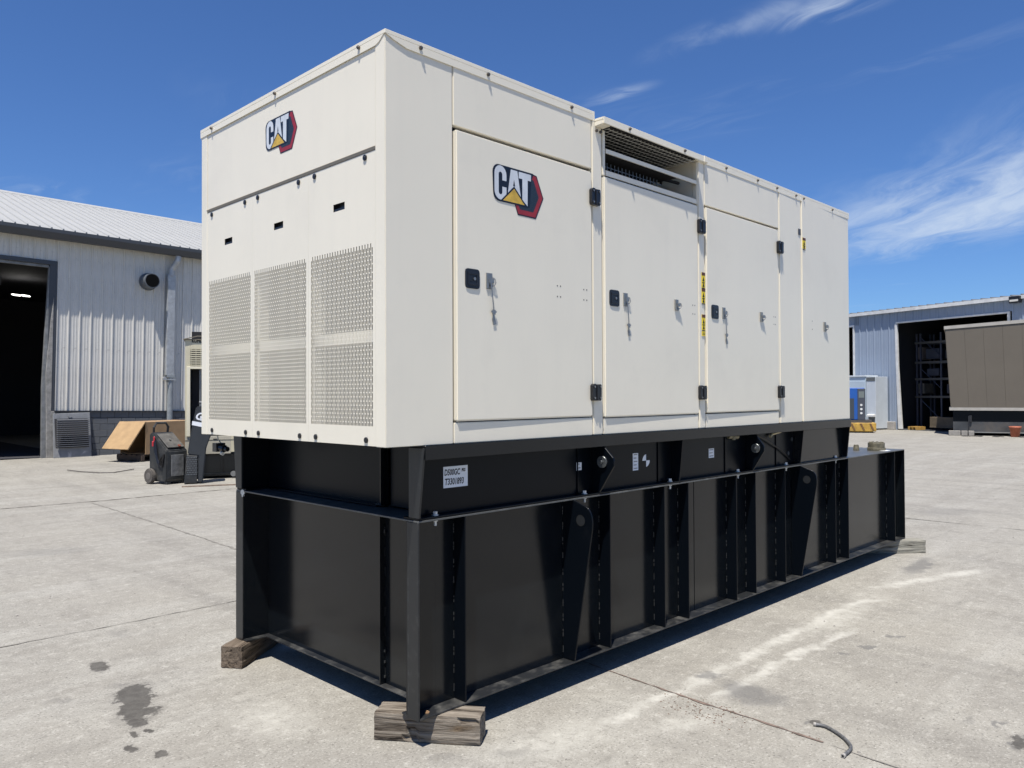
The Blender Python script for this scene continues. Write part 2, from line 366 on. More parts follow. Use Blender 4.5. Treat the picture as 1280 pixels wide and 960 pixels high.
# corner panel wraps round to the end face
cp = MB(); cp.prism([(0, 0), (.418, 0), (.418, .035), (.035, .035), (.035, .080), (0, .080)], 'z', E0, Z(1.955))
cp.build('corner_panel', WHITE, GEN, .003, 2)
panel('side_panel', .4225, 1.532, 1.620, 1.93)
panel('side_panel', .4225, 1.532, .000, .106)
panel('pillar', 1.5365, 1.633, .0, 1.925, -.006, -.003, bev=.006)
panel('side_panel', 1.640, 2.728, .0, .098)
panel('pillar', 2.738, 2.822, .0, 1.925, -.006, -.003, bev=.006)
panel('side_panel', 2.828, 3.985, 1.617, 1.93)
panel('side_panel', 2.828, 3.965, .0, .100)
panel('side_panel', 3.972, 3.990, .104, 1.61, -.001, -.001)
panel('side_panel', 3.992, 4.400, .0, 1.93, -.004, -.002, bev=.006)
p5 = panel('side_panel', 4.408, EL, .0, 1.93, -.008, -.002, bev=.007)
# shared small meshes
def mesh_of(fn, name, mats, **k): b = MB(); fn(b); return b.mesh(name, mats, **k)
def hinge_fn(b):
    b.prism([(-.042, -.04), (-.034, -.05), (.034, -.05), (.042, -.04), (.042, .042), (.036, .05), (.020, .050), (.014, .046), (-.006, .046), (-.012, .052), (-.030, .052), (-.042, .042)], 'y', -.024, 0)
    b.box(-.008, .008, -.031, -.024, -.046, .046)
    b.cur = 1
    for x in (-.028, .028):
        for z in (-.034, .034): b.cyl((x, -.030, z), (x, -.024, z), .0075, 8)
HINGE = mesh_of(hinge_fn, 'hinge', [PLASTIC, ZINC], bevel=.0015)
def handle_fn(b):
    b.prism([(-.052, -.035), (-.048, -.048), (-.035, -.053), (.035, -.053), (.048, -.048), (.052, -.035), (.052, .035), (.048, .048), (.035, .053), (-.035, .053), (-.048, .048), (-.052, .035)], 'y', -.010, 0)
    b.box(-.036, .036, -.017, -.010, .022, .036); b.box(-.036, .036, -.017, -.010, -.036, -.022); b.box(-.036, -.026, -.015, -.010, -.022, .022); b.box(.026, .036, -.015, -.010, -.022, .022)
    b.box(-.030, -.004, -.016, -.010, -.014, .014)
    b.cur = 1; b.cyl((.012, -.018, 0), (.012, -.010, 0), .010, 12)
HANDLE = mesh_of(handle_fn, 'handle', [PLASTIC, ZINC], bevel=.0015)
def latch_fn(b):
    b.box(-.026, .018, -.006, 0, -.042, .042); b.box(-.026, -.012, -.014, -.006, -.040, .040)
    b.box(-.012, .024, -.022, -.006, -.010, .012); b.box(-.006, .012, -.016, -.006, -.038, -.020)
    b.tube([(.018, -.012, .018), (.030, -.02, .012), (.034, -.024, -.006), (.026, -.02, -.022), (.014, -.012, -.026)], .0035, 6)
LATCH = mesh_of(latch_fn, 'hasp', ZINC)
def wire_fn(b):
    b.tube([(0, -.018, -.004), (.002, -.026, -.04), (.006, -.028, -.09), (.014, -.022, -.135), (.018, -.016, -.16)], .0035, 6)
    b.box(.004, .036, -.020, -.012, -.166, -.156); b.box(.010, .030, -.019, -.013, -.176, -.150)
    b.prism([(.016, -.172), (.024, -.172), (.040, -.225), (.020, -.232)], 'y', -.010, -.006)
WIRE = mesh_of(wire_fn, 'seal_wire', ZINC)
RIVET = mesh_of(lambda b: b.cyl((0, 0, 0), (0, -.003, 0), .0045, 8), 'rivet', SCREW)
def screw_fn(b): b.cyl((0, -.009, 0), (0, 0, 0), .010, 8); b.cyl((0, -.014, 0), (0, -.009, 0), .006, 6)
SCREWM = mesh_of(screw_fn, 'screw', SCREW)
def boltx_fn(b): b.cyl((-.007, 0, 0), (0, 0, 0), .0145, 14); b.cyl((-.0085, 0, 0), (-.007, 0, 0), .008, 6)
BOLTX = mesh_of(boltx_fn, 'bolt', PLASTIC, bevel=.0012)

def door(x0, x1, z0, z1, hx, hz, handle=None, wirex=None, hasp=None, riv=()):
    d = panel('door', x0, x1, z0, z1, -.0135, -.007, .035, .008)
    for z in hz: link('hinge', HINGE, d, (hx, -.007, Z(z)))
    if handle: o_ = link('handle', HANDLE, d, (handle, -.0125, Z(.847))); o_.scale = (.96, .55, .96)
    if wirex: link('hasp', LATCH, d, (wirex, -.012, Z(.847))).scale = (1, .55, 1); link('seal_wire', WIRE, d, (wirex, -.012, Z(.847))).scale = (1.1, .6, 1)
    if hasp: link('hasp', LATCH, d, (hasp, -.0095, Z(.858))).scale = (.95, .9, .9)
    for rx in riv:
        for dx in (-.028, .0):
            for dz in (0, -.062): link('rivet', RIVET, d, (rx+dx, -.0135+(rx+dx-x0)/(x1-x0)*.0065, Z(.875+dz))).scale = (1, .35, 1)
    return d
D1 = door(.430, 1.531, .112, 1.600, 1.545, (1.445, .258), .539, .664, None, (1.235, 1.475))
D2 = door(1.642, 2.731, .104, 1.596, 2.758, (1.447, .255), 1.737, 1.858, 2.443, (2.68,))
D3 = door(2.832, 3.966, .108, 1.602, 3.975, (1.455, .26), 2.942, 3.075, 3.66, (3.905,))
link('hasp', LATCH, p5, (4.865, -.005, Z(.85))); [link('rivet', RIVET, p5, (4.60, -.006, Z(.875+dz))) for dz in (.01, -.062)]

# warning stickers on the pillar
def sticker(x, z0, z1, w, parent, y=-.0085):
    b = MB(); b.box(x-w/2, x+w/2, y, y+.002, Z(z0), Z(z1)); b.cur = 1
    b.box(x-w/2, x+w/2, y-.001, y, Z(z1-.022), Z(z1)); b.cur = 2
    h = z1-z0-.022
    for k in range(2):
        c = z0+h*(.27+.46*k)
        b.add([(x-w*.3, y-.001, Z(c-.018)), (x+w*.3, y-.001, Z(c-.018)), (x, y-.001, Z(c+.016))], [(0, 1, 2)])
        b.box(x-w*.36, x+w*.36, y-.001, y, Z(c-.031), Z(c-.025))
    b.build('warning_sticker', [YEL, BROWNINK, INK], parent)
for z0, z1 in ((1.012, 1.122), (.900, 1.006), (.706, .818)): sticker(2.795, z0, z1, .046, GEN)
b = MB(); b.box(2.772, 2.818, -.0085, -.0065, Z(.664), Z(.697)); b.cur = 1; b.box(2.777, 2.813, -.0095, -.0085, Z(.674), Z(.677)); b.box(2.777, 2.813, -.0095, -.0085, Z(.684), Z(.687)); b.build('warning_sticker', [YEL, BROWNINK], GEN, label='small square yellow sticker, lowest of the column')
sticker(4.445, 1.505, 1.600, .06, GEN, -.0105)
b = MB(); b.box(4.345, 4.39, -.007, -.004, Z(1.615), Z(1.668)); b.build('data_plate', mat('dark_plate', (.06, .06, .065), .4), GEN)

# roof caps with a skirt and notch at the corner
def cap(x0, x1, prof_end=True, o=.007):
    c = MB()
    c.box(x0, x1, -o, EW+.012, Z(1.955), Z(1.975))
    c.prism([(x0+.13, Z(1.917)), (x1, Z(1.917)), (x1, Z(1.9549)), (x0-.0, Z(1.9549)), (x0+.012, Z(1.951)), (x0+.055, Z(1.935))] if prof_end else [(x0, Z(1.917)), (x1, Z(1.917)), (x1, Z(1.9549)), (x0, Z(1.9549))], 'y', -o, -.0025)
    if prof_end:
        c.prism([(.0, Z(1.9549)), (.012, Z(1.948)), (.045, Z(1.925)), (.075, Z(1.917)), (EW+.010, Z(1.920)), (EW+.012, Z(1.9549))], 'x', x0, -.0005)
    c.box(x0+.006, x1-.002, EW+.004, EW+.0115, Z(1.91), Z(1.9545))
    return c.build('roof_cap', WHITE, GEN, .002 if prof_end else .0015, 1)
c1 = cap(-.004, 1.562)
for x in (.207, .662, 1.342): link('screw', SCREWM, c1, (x, -.007, Z(1.945)))
for y in (.205, 1.03, 1.84): link('screw', SCREWM, c1, (-.004, y, Z(1.948)), rot=(0, 0, R(-90)))
c3 = cap(2.842, 4.398, False, .006); c4 = cap(4.401, EL+.01, False, .006)
for x, c in ((3.13, c3), (3.62, c3), (3.95, c3), (4.30, c3), (4.45, c4), (5.05, c4)): link('screw', SCREWM, c, (x, -.006, Z(1.945)))
for c_, xa in ((c3, 2.842),):
    e = MB(); e.box(2.786, 2.841, -.030, .12, Z(1.915), Z(1.965)); e.build('cap_joint', WHITE, GEN, .006, 2)
# ventilated middle section with its projecting hood
hd = MB()
hd.box(1.563, 2.700, -.070, 1.95, Z(1.915), Z(1.932)); hd.box(1.563, 2.700, -.078, -.070, Z(1.889), Z(1.932)); hd.box(2.700, 2.785, -.020, 1.95, Z(1.915), Z(1.932))
hd.prism([(-.070, Z(1.9149)), (-.070, Z(1.889)), (-.004, Z(1.885)), (-.004, Z(1.9149))], 'x', 1.563, 1.640)
h_ = hd.build('vent_hood', WHITE, GEN, .003, 2)
for x in (1.82, 2.45): link('screw', SCREWM, h_, (x, -.078, Z(1.912)))
for x in (1.575, 1.615): link('screw', SCREWM, h_, (x, -.006, Z(1.862)))
vf = MB()
vf.box(1.641, 1.668, -.004, .035, Z(1.602), Z(1.884)); vf.box(2.722, 2.734, -.004, .035, Z(1.602), Z(1.91))
vf.box(1.668, 2.722, -.004, .004, Z(1.602), Z(1.642)); vf.box(1.668, 2.722, -.006, .002, Z(1.742), Z(1.776))
vf.build('vent_frame', WHITE, GEN, .004, 2)
vi = MB()
vi.box(2.724, 2.735, .036, .50, Z(1.58), Z(1.914)); vi.build('vent_side_wall', WHITE2, GEN)
vi = MB(); vi.box(1.62, 2.723, .50, .51, Z(1.45), Z(1.914)); vi.box(1.62, 2.723, .056, .50, Z(1.45), Z(1.46)); vi.box(1.621, 1.632, .056, .50, Z(1.46), Z(1.914)); vi.box(1.641, 2.66, -.03, .499, Z(1.905), Z(1.9145)); vi.box(1.669, 2.50, .003, .499, Z(1.752), Z(1.760))  # dark ceiling plate and shelf added to stand in for shade inside the vent
vi.build('vent_wall_and_shade_plates', DARKIN, GEN)
MESHM = mat('mesh_wire', (.5, .5, .47), .5, metal=.3)
w = MB(); zz = Z(1.895); x = 1.68
while x < 2.66: w.box(x-.0019, x+.0019, -.03, .45, zz-.0019, zz+.0019); x += .042
y = -.02
while y < .45: w.box(1.67, 2.66, y-.0019, y+.0019, zz-.006, zz-.002); y += .042
w.build('wire_mesh', MESHM, GEN)
w = MB(); x = 1.70
while x < 2.42: w.box(x-.0025, x+.0025, .10, .1045, Z(1.62), Z(1.735)); x += .040
z = 1.63
while z < 1.73: w.box(1.68, 2.44, .105, .109, Z(z)-.0025, Z(z)+.0025); z += .040
w.build('wire_mesh', mat('mesh_wire_blue', (.20, .24, .30), .5, metal=.3), GEN)
w = MB(); w.cyl((1.7, .30, Z(1.80)), (2.68, .12, Z(1.770)), .011, 10); w.cyl((2.5, .15, Z(1.73)), (2.5, .15, Z(1.78)), .010, 8); w.build('damper_rod', DARKIN, GEN)

# end face: header and three perforated service panels
hp = MB(); hp.box(.004, .035, .081, EW-.082, Z(1.440), Z(1.93)); hp.build('header_panel', WHITE, GEN, .003, 2)
gv = MB(); gv.prism([(.001, Z(1.424)), (.012, Z(1.424)), (.012, Z(1.437)), (-.004, Z(1.437))], 'y', .081, EW-.082)
gv.build('drip_edge', mat('seal_strip', (.30, .27, .22), .6), GEN)
ep = MB(); ep.box(0, .035, EW-.080, EW, E0, Z(1.955)); ep.build('corner_panel', WHITE, GEN, .003)
def perf(y0, y1, by, slot_y, botl):
    b = MB(); xf, xb = .003, .0048
    py0, py1, pz0, pz1 = y0+.022, y1-.024, .092, .978
    # solid surround
    b.box(xf, xb, y0, y1, Z(.003), Z(pz0)); b.box(xf, xb, y0, py0, Z(pz0), Z(pz1)); b.box(xf, xb, py1, y1, Z(pz0), Z(pz1))
    sl = slot_y
    b.box(xf, xb, y0, y1, Z(pz1), Z(1.181)); b.box(xf, xb, y0, y1, Z(1.219), Z(1.421))
    b.box(xf, xb, y0, sl-.052, Z(1.181), Z(1.219)); b.box(xf, xb, sl+.052, y1, Z(1.181), Z(1.219))
    n = int(round((py1-py0)/.0120)); pit = (py1-py0)/n; sw = pit*.66; per = .0412; so = .0355
    for i in range(n):
        c = py0+pit*(i+.5)
        b.box(xf, xb, c-pit/2, c-sw/2, Z(pz0), Z(pz1)); b.box(xf, xb, c+sw/2, c+pit/2, Z(pz0), Z(pz1))
        z = pz1 - (0 if i % 2 else per/2)
        if i % 2 == 0: b.box(xf, xb, c-sw/2, c+sw/2, Z(z), Z(pz1))
        while z > pz0:
            zb = z-so; zn = z-per
            if zb < pz0: break
            b.box(xf, xb, c-sw/2, c+sw/2, Z(max(zn, pz0)), Z(zb)); z = zn
        if z > pz0 and z-so < pz0: b.box(xf, xb, c-sw/2, c+sw/2, Z(pz0), Z(min(z, pz0+.006)))
    # folded edges
    b.box(xb, .03, y0, y0+.003, Z(.003), Z(1.421)); b.box(xb, .03, y1-.003, y1, Z(.003), Z(1.421))
    o = b.build('perforated_panel', WHITE, GEN)
    for y in by: link('bolt', BOLTX, o, (.003, y, Z(1.400)))
    for y in botl: link('bolt', BOLTX, o, (.003, y, Z(.030)))
    s = MB(); s.box(.028, .030, sl-.055, sl+.055, Z(1.177), Z(1.223)); s.box(.005, .028, sl-.055, sl-.052, Z(1.181), Z(1.219)); s.box(.005, .028, sl+.052, sl+.055, Z(1.181), Z(1.219)); s.box(.005, .028, sl-.055, sl+.055, Z(1.2195), Z(1.223)); s.box(.005, .028, sl-.055, sl+.055, Z(1.177), Z(1.1805))
    s.box(.006, .012, sl-.045, sl+.045, Z(1.183), Z(1.194))
    s.build('grip_slot', PLASTIC, o)
perf(.082, .6895, (.165, .625), .397, (.159, .615))
perf(.6905, 1.3135, (.787, 1.245), 1.008, (.776, 1.236))
perf(1.3145, EW-.082, (1.404, 1.852), 1.624, (1.393, 1.845))

# emblem
def logo(place, parent):
    """flat printed emblem; place maps (u, v, layer) to the surface; u to the right, v up, origin at its top left"""
    LB = mat('emblem_black', (.008, .010, .016), .3); LW = mat('emblem_silver', (.58, .61, .64), .3, var=.12, vscale=9)
    LR = mat('emblem_red', (.28, .022, .025), .35, var=.2, vscale=14); LY = mat('emblem_gold', (.56, .36, .05), .35, var=.3, vscale=25); LG = mat('emblem_dark', (.018, .028, .04), .4, var=.5, vscale=160)
    b = MB()
    def poly(pts, layer, mi):
        b.cur = mi; b.add([place(u, v, layer) for u, v in pts], [tuple(range(len(pts)))])
    def rnd(cx, cy, r, a0, a1, n=5): return [(cx+r*math.cos(R(a0+(a1-a0)*i/n)), cy+r*math.sin(R(a0+(a1-a0)*i/n))) for i in range(n+1)]
    # red hexagon and its black outline
    poly([(.170, -.182), (.196, -.240), (.344, -.240), (.409, -.114), (.352, .004), (.300, .010), (.200, -.05)], 0, 0)
    poly([(.176, -.182), (.200, -.233), (.339, -.233), (.401, -.114), (.347, -.002), (.300, .002), (.22, -.05)], 1, 2)
    poly([(.200, -.182), (.214, -.206), (.322, -.206), (.368, -.116), (.326, -.028), (.300, -.02), (.22, -.05)], 2, 4)
    # black name plate
    poly(rnd(.046, -.036, .046, 180, 90) + [(.322, .010), (.318, -.012), (.308, -.022), (.292, -.186)] + rnd(.050, -.142, .046, 270, 180), 3, 0)
    body = 4
    # C
    r = rnd(.060, -.040, .046, 180, 0, 10); oC = r + [(.106, -.072), (.074, -.072)] + rnd(.060, -.042, .014, 0, 180, 6) + [(.046, -.136)] + rnd(.060, -.136, .014, 180, 360, 6) + [(.074, -.106), (.106, -.106)] + rnd(.060, -.132, .046, 0, -180, 10)
    poly(oC, body, 1)
    # A (split round its counter) and T
    poly([(.140, .000), (.156, .000), (.156, -.170), (.110, -.170)], body, 1); poly([(.176, .000), (.192, .000), (.226, -.170), (.176, -.170)], body, 1)
    poly([(.156, .000), (.176, .000), (.166, -.050)], body, 1); poly([(.156, .0), (.166, -.05), (.158, -.088), (.156, -.088)], body, 1); poly([(.176, .0), (.166, -.05), (.174, -.088), (.176, -.088)], body, 1); poly([(.156, -.088), (.176, -.088), (.176, -.170), (.156, -.170)], body, 1)
    poly([(.203, .000), (.304, .000), (.302, -.036), (.203, -.036)], body, 1); poly([(.232, -.036), (.276, -.036), (.274, -.180), (.232, -.150)], body, 1)
    # gold triangle with black edge
    poly([(.166, -.088), (.062, -.180), (.062, -.186), (.275, -.186), (.266, -.180)], 5, 0)
    poly([(.166, -.101), (.078, -.178), (.250, -.178)], 6, 3)
    b.build('emblem', [LB, LW, LR, LY, LG], parent)
# on the first door (door face leans a little about its hinge)
logo(lambda u, v, l: (.687+u*.985, -.0135 + (.687+u-.430)/1.101*.0065 - .0012 - l*.0003, Z(1.472+v)), D1)
logo(lambda u, v, l: (.004-.0012-l*.0003, 1.155-u*.86, Z(1.806+v*.86)), GEN)

# ------------------------------------------------------- skid base frame
T0, T1 = .145, 1.123           # tank bottom and top
XS, YS = .219, .035
BF = MB()
yw = .10
BF.box(XS+.006, 5.44, yw, yw+.008, T1+.012, E0-.012)                  # web
BF.box(XS+.006, 5.44, -.012, yw+.06, E0-.012, E0-.002)                # top flange
BF.box(XS+.006, 5.44, YS+.004, yw+.06, T1+.002, T1+.012)              # bottom flange
BF.box(XS+.006, 5.44, EW-yw-.008, EW-yw, T1+.012, E0-.012); BF.box(XS+.006, 5.44, EW-yw-.06, EW+.012, E0-.012, E0-.002); BF.box(XS+.006, 5.44, EW-yw-.06, EW-YS, T1+.002, T1+.012)
BF.box(.42, .428, .60, EW-yw-.01, T1+.012, E0-.012); BF.box(.37, .419, .60, EW-yw-.01, T1+.004, T1+.014)    # end web and ledge
BF.box(.405, .413, yw+.062, .512, T1+.012, E0-.012)
BF.box(5.42, 5.428, yw+.01, EW-yw-.01, T1+.012, E0-.012)
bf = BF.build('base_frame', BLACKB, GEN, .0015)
q = MB(); q.box(XS+.008, 5.42, -.0145, -.0125, E0-.072, E0-.002); q.box(XS+.0125, 5.42, -.0125, .02, E0-.074, E0-.072); q.build('top_lip', BLACK, bf, .0008)
def gusset(x, mat_, t=.010, near=True, top=-.004, name='gusset'):
    s = (lambda y: y) if near else (lambda y: EW-y)
    q = MB(); q.prism([(s(YS-.004), T1+.013), (s(.11), T1+.013), (s(.11), E0-.014), (s(top), E0-.014)], 'x', x, x+t); return q.build(name, mat_, bf, .001)
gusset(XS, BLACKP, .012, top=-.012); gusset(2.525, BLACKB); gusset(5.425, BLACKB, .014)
q = MB(); q.prism([(YS-.003, T1+.013), (yw-.001, T1+.013), (yw-.001, E0-.074), (.002, E0-.074)], 'x', 4.43, 4.44)
q.box(4.4405, 5.424, .070, .0785, T1+.013, E0-.0125); q.build('gusset', BLACK, bf)
gusset(XS, BLACKP, .012, False)
q = MB(); q.box(.365, .419, .548, .556, T1+.014, E0-.013); q.box(.3655, .4045, .556, .598, T1+.014, T1+.022); q.build('end_rib', BLACK, bf)
# skid rear corner reaches down outside the flange
for (x, zt, za, y_a) in ((1.637, 1.452, 1.336, -.080), (3.583, 1.44, 1.32, -.062)):
    q = MB(); q.prism([(YS, T1+.013), (.099, T1+.013), (.099, E0-.075), (.03, E0-.075), (.006, zt-.02), (y_a+.006, za+.02), (y_a, za), (y_a, za-.03)], 'x', x, x+.014)
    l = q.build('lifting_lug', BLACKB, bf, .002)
    d = MB(); d.cyl((x-.012, .006, za-.008), (x, .006, za-.008), .037, 24); d.cur = 0; d.cyl((x-.024, .006, za-.008), (x-.012, .006, za-.008), .012, 6)
    d.build('lifting_pin', mat('dull_steel', (.17, .18, .18), .35, metal=.7, var=.25, vscale=60), bf, .0015)
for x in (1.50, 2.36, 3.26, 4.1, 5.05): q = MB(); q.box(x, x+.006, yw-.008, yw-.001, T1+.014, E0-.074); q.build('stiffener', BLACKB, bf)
def fbolt_fn(b): b.cyl((0, 0, .0), (0, 0, .004), .018, 14); b.cyl((0, 0, .004), (0, 0, .020), .012, 6); b.cyl((0, 0, -.014), (0, 0, -.030), .013, 6); b.cyl((0, 0, -.030), (0, 0, -.052), .008, 8)
FB = mesh_of(fbolt_fn, 'flange_bolt', mat('bolt_zinc', (.62, .62, .60), .4, metal=.5, var=.2, vscale=50))
for x in (.352, 1.53, 2.46, 3.40, 4.22, 5.24): link('flange_bolt', FB, bf, (x, YS+.030, T1+.013))
WB = mesh_of(lambda b: b.cyl((0, 0, 0), (0, -.008, 0), .017, 12), 'web_bolt', mat('web_bolt_paint', (.05, .055, .06), .3))
for x, z in ((4.40, 1.345), (4.33, 1.225)): link('web_bolt', WB, bf, (x, yw, z))
# stickers and the hand-written label
q = MB(); q.box(.435, .603, yw-.002, yw-.0005, 1.262, 1.372); lab = q.build('paper_label', TAG, bf)
for s, x, z, sz in (('D500GC', .440, 1.327, .044), ('PKG', .560, 1.341, .022), ('T3301893', .442, 1.278, .046)):
    o = link('lettering', text_mesh(s, sz, INK, 0, .0012, .15), bf, (x, yw-.0028, z), rot=(R(90), 0, 0)); o.scale = ({'PKG': .6, 'D500GC': .66}.get(s, .70), 1, 1)
for (x0, x1, z0, z1, n) in ((1.497, 1.545, 1.278, 1.326, 2), (2.075, 2.135, 1.236, 1.350, 5), (3.03, 3.105, 1.262, 1.332, 3)):
    q = MB(); q.box(x0, x1, yw-.002, yw-.0005, z0, z1); q.cur = 1
    for k in range(n): zc = z0+(z1-z0)*(k+.6)/n; q.box(x0+.008, x1-.01-.01*(k % 2), yw-.0026, yw-.002, zc-.0035, zc+.0035)
    q.build('small_sticker', [TAG, mat('grey_ink', (.25, .25, .25), .6)], bf)
q = MB(); cx, cz, r = 2.226, 1.294, .042
for a0 in (90, 270):
    pts = [(cx, yw-.0015, cz)] + [(cx+r*math.cos(R(a0+i*11.25)), yw-.0015, cz+r*math.sin(R(a0+i*11.25))) for i in range(9)]
    q.add(pts, [tuple(range(len(pts)))])
q.build('balance_mark', TAG, bf)
BRASS = mat('brass_fitting', (.52, .46, .30), .4, metal=.5, var=.2, vscale=40)
q = MB(); q.cyl((3.30, yw-.01, 1.415), (3.41, yw-.03, 1.410), .020, 10); q.cyl((3.35, yw-.03, 1.415), (3.35, yw-.03, 1.385), .016, 8); q.build('pipe_fitting', mat('olive_fitting', (.20, .18, .12), .5), bf)
q = MB(); q.cyl((4.0, yw-.02, 1.405), (4.13, yw-.035, 1.425), .013, 8); q.cyl((4.0, yw-.02, 1.405), (3.97, yw-.02, 1.385), .012, 8); q.build('pipe_fitting', BRASS, bf)
q = MB(); q.tube([(3.62, yw-.012, 1.44), (3.9, yw-.02, 1.36), (4.2, yw-.015, 1.25), (4.35, yw-.01, 1.17)], .006, 6); q.build('fuel_line', PLASTIC, bf)
# plug hanging on its cord under the far corner of the cabinet
q = MB(); q.tube([(.06, 1.90, E0), (.06, 1.89, E0-.03), (.075, 1.885, E0-.055)], .004, 6); q.cur = 1; q.box(.03, .09, 1.850, 1.905, E0-.110, E0-.055); q.cyl((.06, 1.850, E0-.085), (.07, 1.815, E0-.090), .024, 10); q.cyl((.07, 1.815, E0-.090), (.075, 1.785, E0-.092), .016, 10); q.cur = 0; q.cyl((.06, 1.84, E0-.118), (.06, 1.82, E0-.122), .012, 8)
q.build('power_plug', [mat('pale_cord', (.6, .58, .5), .6), PLASTIC], GEN)

# ------------------------------------------------------- fuel tank
TL = 6.79; XE = XS+TL; YW = .125; YF = EW-YS
TK = MB()
TK.box(.40, XE-.09, YW, EW-YW, T0+.010, T1-.010)
TK.box(XS, .3995, YW, YW+.008, T0+.010, T1-.010); TK.box(XS, .3995, EW-YW-.008, EW-YW, T0+.010, T1-.010)
TK.box(XE-.089, XE-.002, YW, YW+.008, T0+.010, T1-.010); TK.box(XE-.089, XE-.002, EW-YW-.008, EW-YW, T0+.010, T1-.010)
tk = TK.build('fuel_tank', BLACK, GEN)
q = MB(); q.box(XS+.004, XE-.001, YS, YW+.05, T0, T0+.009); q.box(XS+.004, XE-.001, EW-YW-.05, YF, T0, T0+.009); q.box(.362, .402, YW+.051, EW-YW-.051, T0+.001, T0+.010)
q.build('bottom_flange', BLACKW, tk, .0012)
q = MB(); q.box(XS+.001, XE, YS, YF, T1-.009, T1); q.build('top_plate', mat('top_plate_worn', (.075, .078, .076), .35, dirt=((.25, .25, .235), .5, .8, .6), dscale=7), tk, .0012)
for y0, y1 in ((YS, YW-.0005), (EW-YW+.0005, YF)):
    q = MB(); q.box(XS-.001, XS+.009, y0, y1, T0-.001, T1-.0095); q.build('corner_flange', BLACKP, tk, .0015)
    q = MB(); q.box(XE-.010, XE-.0012, y0, y1, T0+.0095, T1-.0095); q.build('corner_flange', BLACK, tk, .001)
ribs = (.535, 1.754, 2.356, 2.655, 3.332, 3.637, 4.151, 5.178, 5.476, 6.715)
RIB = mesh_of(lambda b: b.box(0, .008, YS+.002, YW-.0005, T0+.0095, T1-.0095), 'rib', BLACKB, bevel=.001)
def weld_fn(b):
    z = T0+.05
    while z < T1-.06:
        for k in range(5):
            dz = z+k*.009+random.uniform(-.003, .003)
            if random.random() < .22: continue
            b.cyl((-.0005, YW-.001, dz), (-.0005, YW-.001, dz+.008), random.uniform(.0028, .0042), 5)
        z += .092
WM = mesh_of(weld_fn, 'weld_bead', WELD)
for x in ribs:
    link('rib', RIB, tk, (x-.008, 0, 0)); link('weld_bead', WM, tk, (x-.009, 0, 0))['kind'] = 'stuff'
    q = RIB  # same ribs on the far long side
    o = link('rib', RIB, tk, (x-.008, 0, 0)); o.scale = (1, -1, 1); o.location.y = EW
link('weld_bead', WM, tk, (1.407-.011, 0, 0))['kind'] = 'stuff'
for x, ap in ((1.407, -.106), (4.452, -.106)):
    q = MB(); q.prism([(YW-.0005, T0+.0095), (YS+.001, T0+.0095), (ap+.002, .955), (ap, .99), (ap+.004, 1.025), (ap+.014, 1.052), (ap+.032, 1.075), (YS+.002, T1-.0095), (YW-.0005, T1-.0095)], 'x', x-.012, x)
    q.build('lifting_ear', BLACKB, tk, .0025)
    q = MB(); q.cyl((x-.0135, -.018, .998), (x-.0122, -.018, .998), .030, 20); q.cur = 1
    n = 20
    for i in range(n):
        a0, a1 = 2*math.pi*i/n, 2*math.pi*(i+1)/n
        q.add([(x-.0138, -.018+rr*math.cos(a), .998+rr*math.sin(a)) for a, rr in ((a0, .030), (a1, .030), (a1, .034), (a0, .034))], [(0, 1, 2, 3)])
    q.build('ear_hole', [mat('hole_behind', (.02, .022, .024), .4), WELD], tk)
# end rib and weld
q = MB(); q.box(.365, .3995, .556, .563, T0+.0105, T1-.0105); q.build('end_rib', BLACK, tk)
q = MB(); z = T0+.05
while z < T1-.06: q.box(.396, .3995, .5525, .5555, z, z+.05); z += .11
for z in (.27, .33, .19, .985, .99): q.cyl((.392, .549, z), (.392, .549, z+.012), .006, 6)
q.build('weld_bead', WELD, tk)['kind'] = 'stuff'
q = MB(); z = T0+.03
while z < T1-.03: q.box(XS-.0018, XS-.0005, YW-.012, YW-.010, z, z+random.uniform(.01, .06)); z += random.uniform(.06, .14)
q.build('edge_scratches', mat('bare_edge', (.07, .07, .068), .5), tk)['kind'] = 'stuff'
q = MB(); q.cyl((.305, .075, T0+.009), (.305, .075, T0+.014), .012, 8); q.cyl((.305, .075, T0+.014), (.305, .075, T0+.019), .007, 6); q.build('foot_bolt', mat('rusty_bolt', (.28, .17, .09), .7), tk)
q = MB(); q.cyl((XS-.002, EW-YW-.004, 1.112), (XS+.004, EW-YW-.002, 1.112), .018, 10); q.cyl((XS-.002, EW-YW, 1.09), (XS+.01, EW-YW, 1.09), .010, 8); q.build('flange_bolt', FB.materials[0], tk)
# wall lap seam, foil scrap at the far foot
q = MB(); q.box(2.86, 2.866, YW-.003, YW-.0006, T0+.011, T1-.011); q.build('lap_seam', BLACK, tk)
# caps on the tank top beyond the cabinet
OL = mat('olive_cap', (.13, .115, .075), .6, var=.5, vscale=30)
q = MB(); q.cyl((6.64, .20, T1), (6.64, .20, T1+.032), .098, 8); q.cyl((6.64, .20, T1+.032), (6.64, .20, T1+.085), .085, 16)
for k in range(8): a = k*math.pi/4+.2; q.box(6.64+.06*math.cos(a)-.012, 6.64+.06*math.cos(a)+.012, .20+.06*math.sin(a)-.012, .20+.06*math.sin(a)+.012, T1+.085, T1+.094)
q.build('filler_cap', OL, tk, .003)
q = MB(); q.cyl((6.50, .36, T1), (6.50, .36, T1+.062), .034, 7, .026); q.build('vent_cap', OL, tk, .003)
q = MB(); q.box(6.56, 6.72, .075, .14, T1+.0015, T1+.003); q.build('paper_label', TAG, tk)

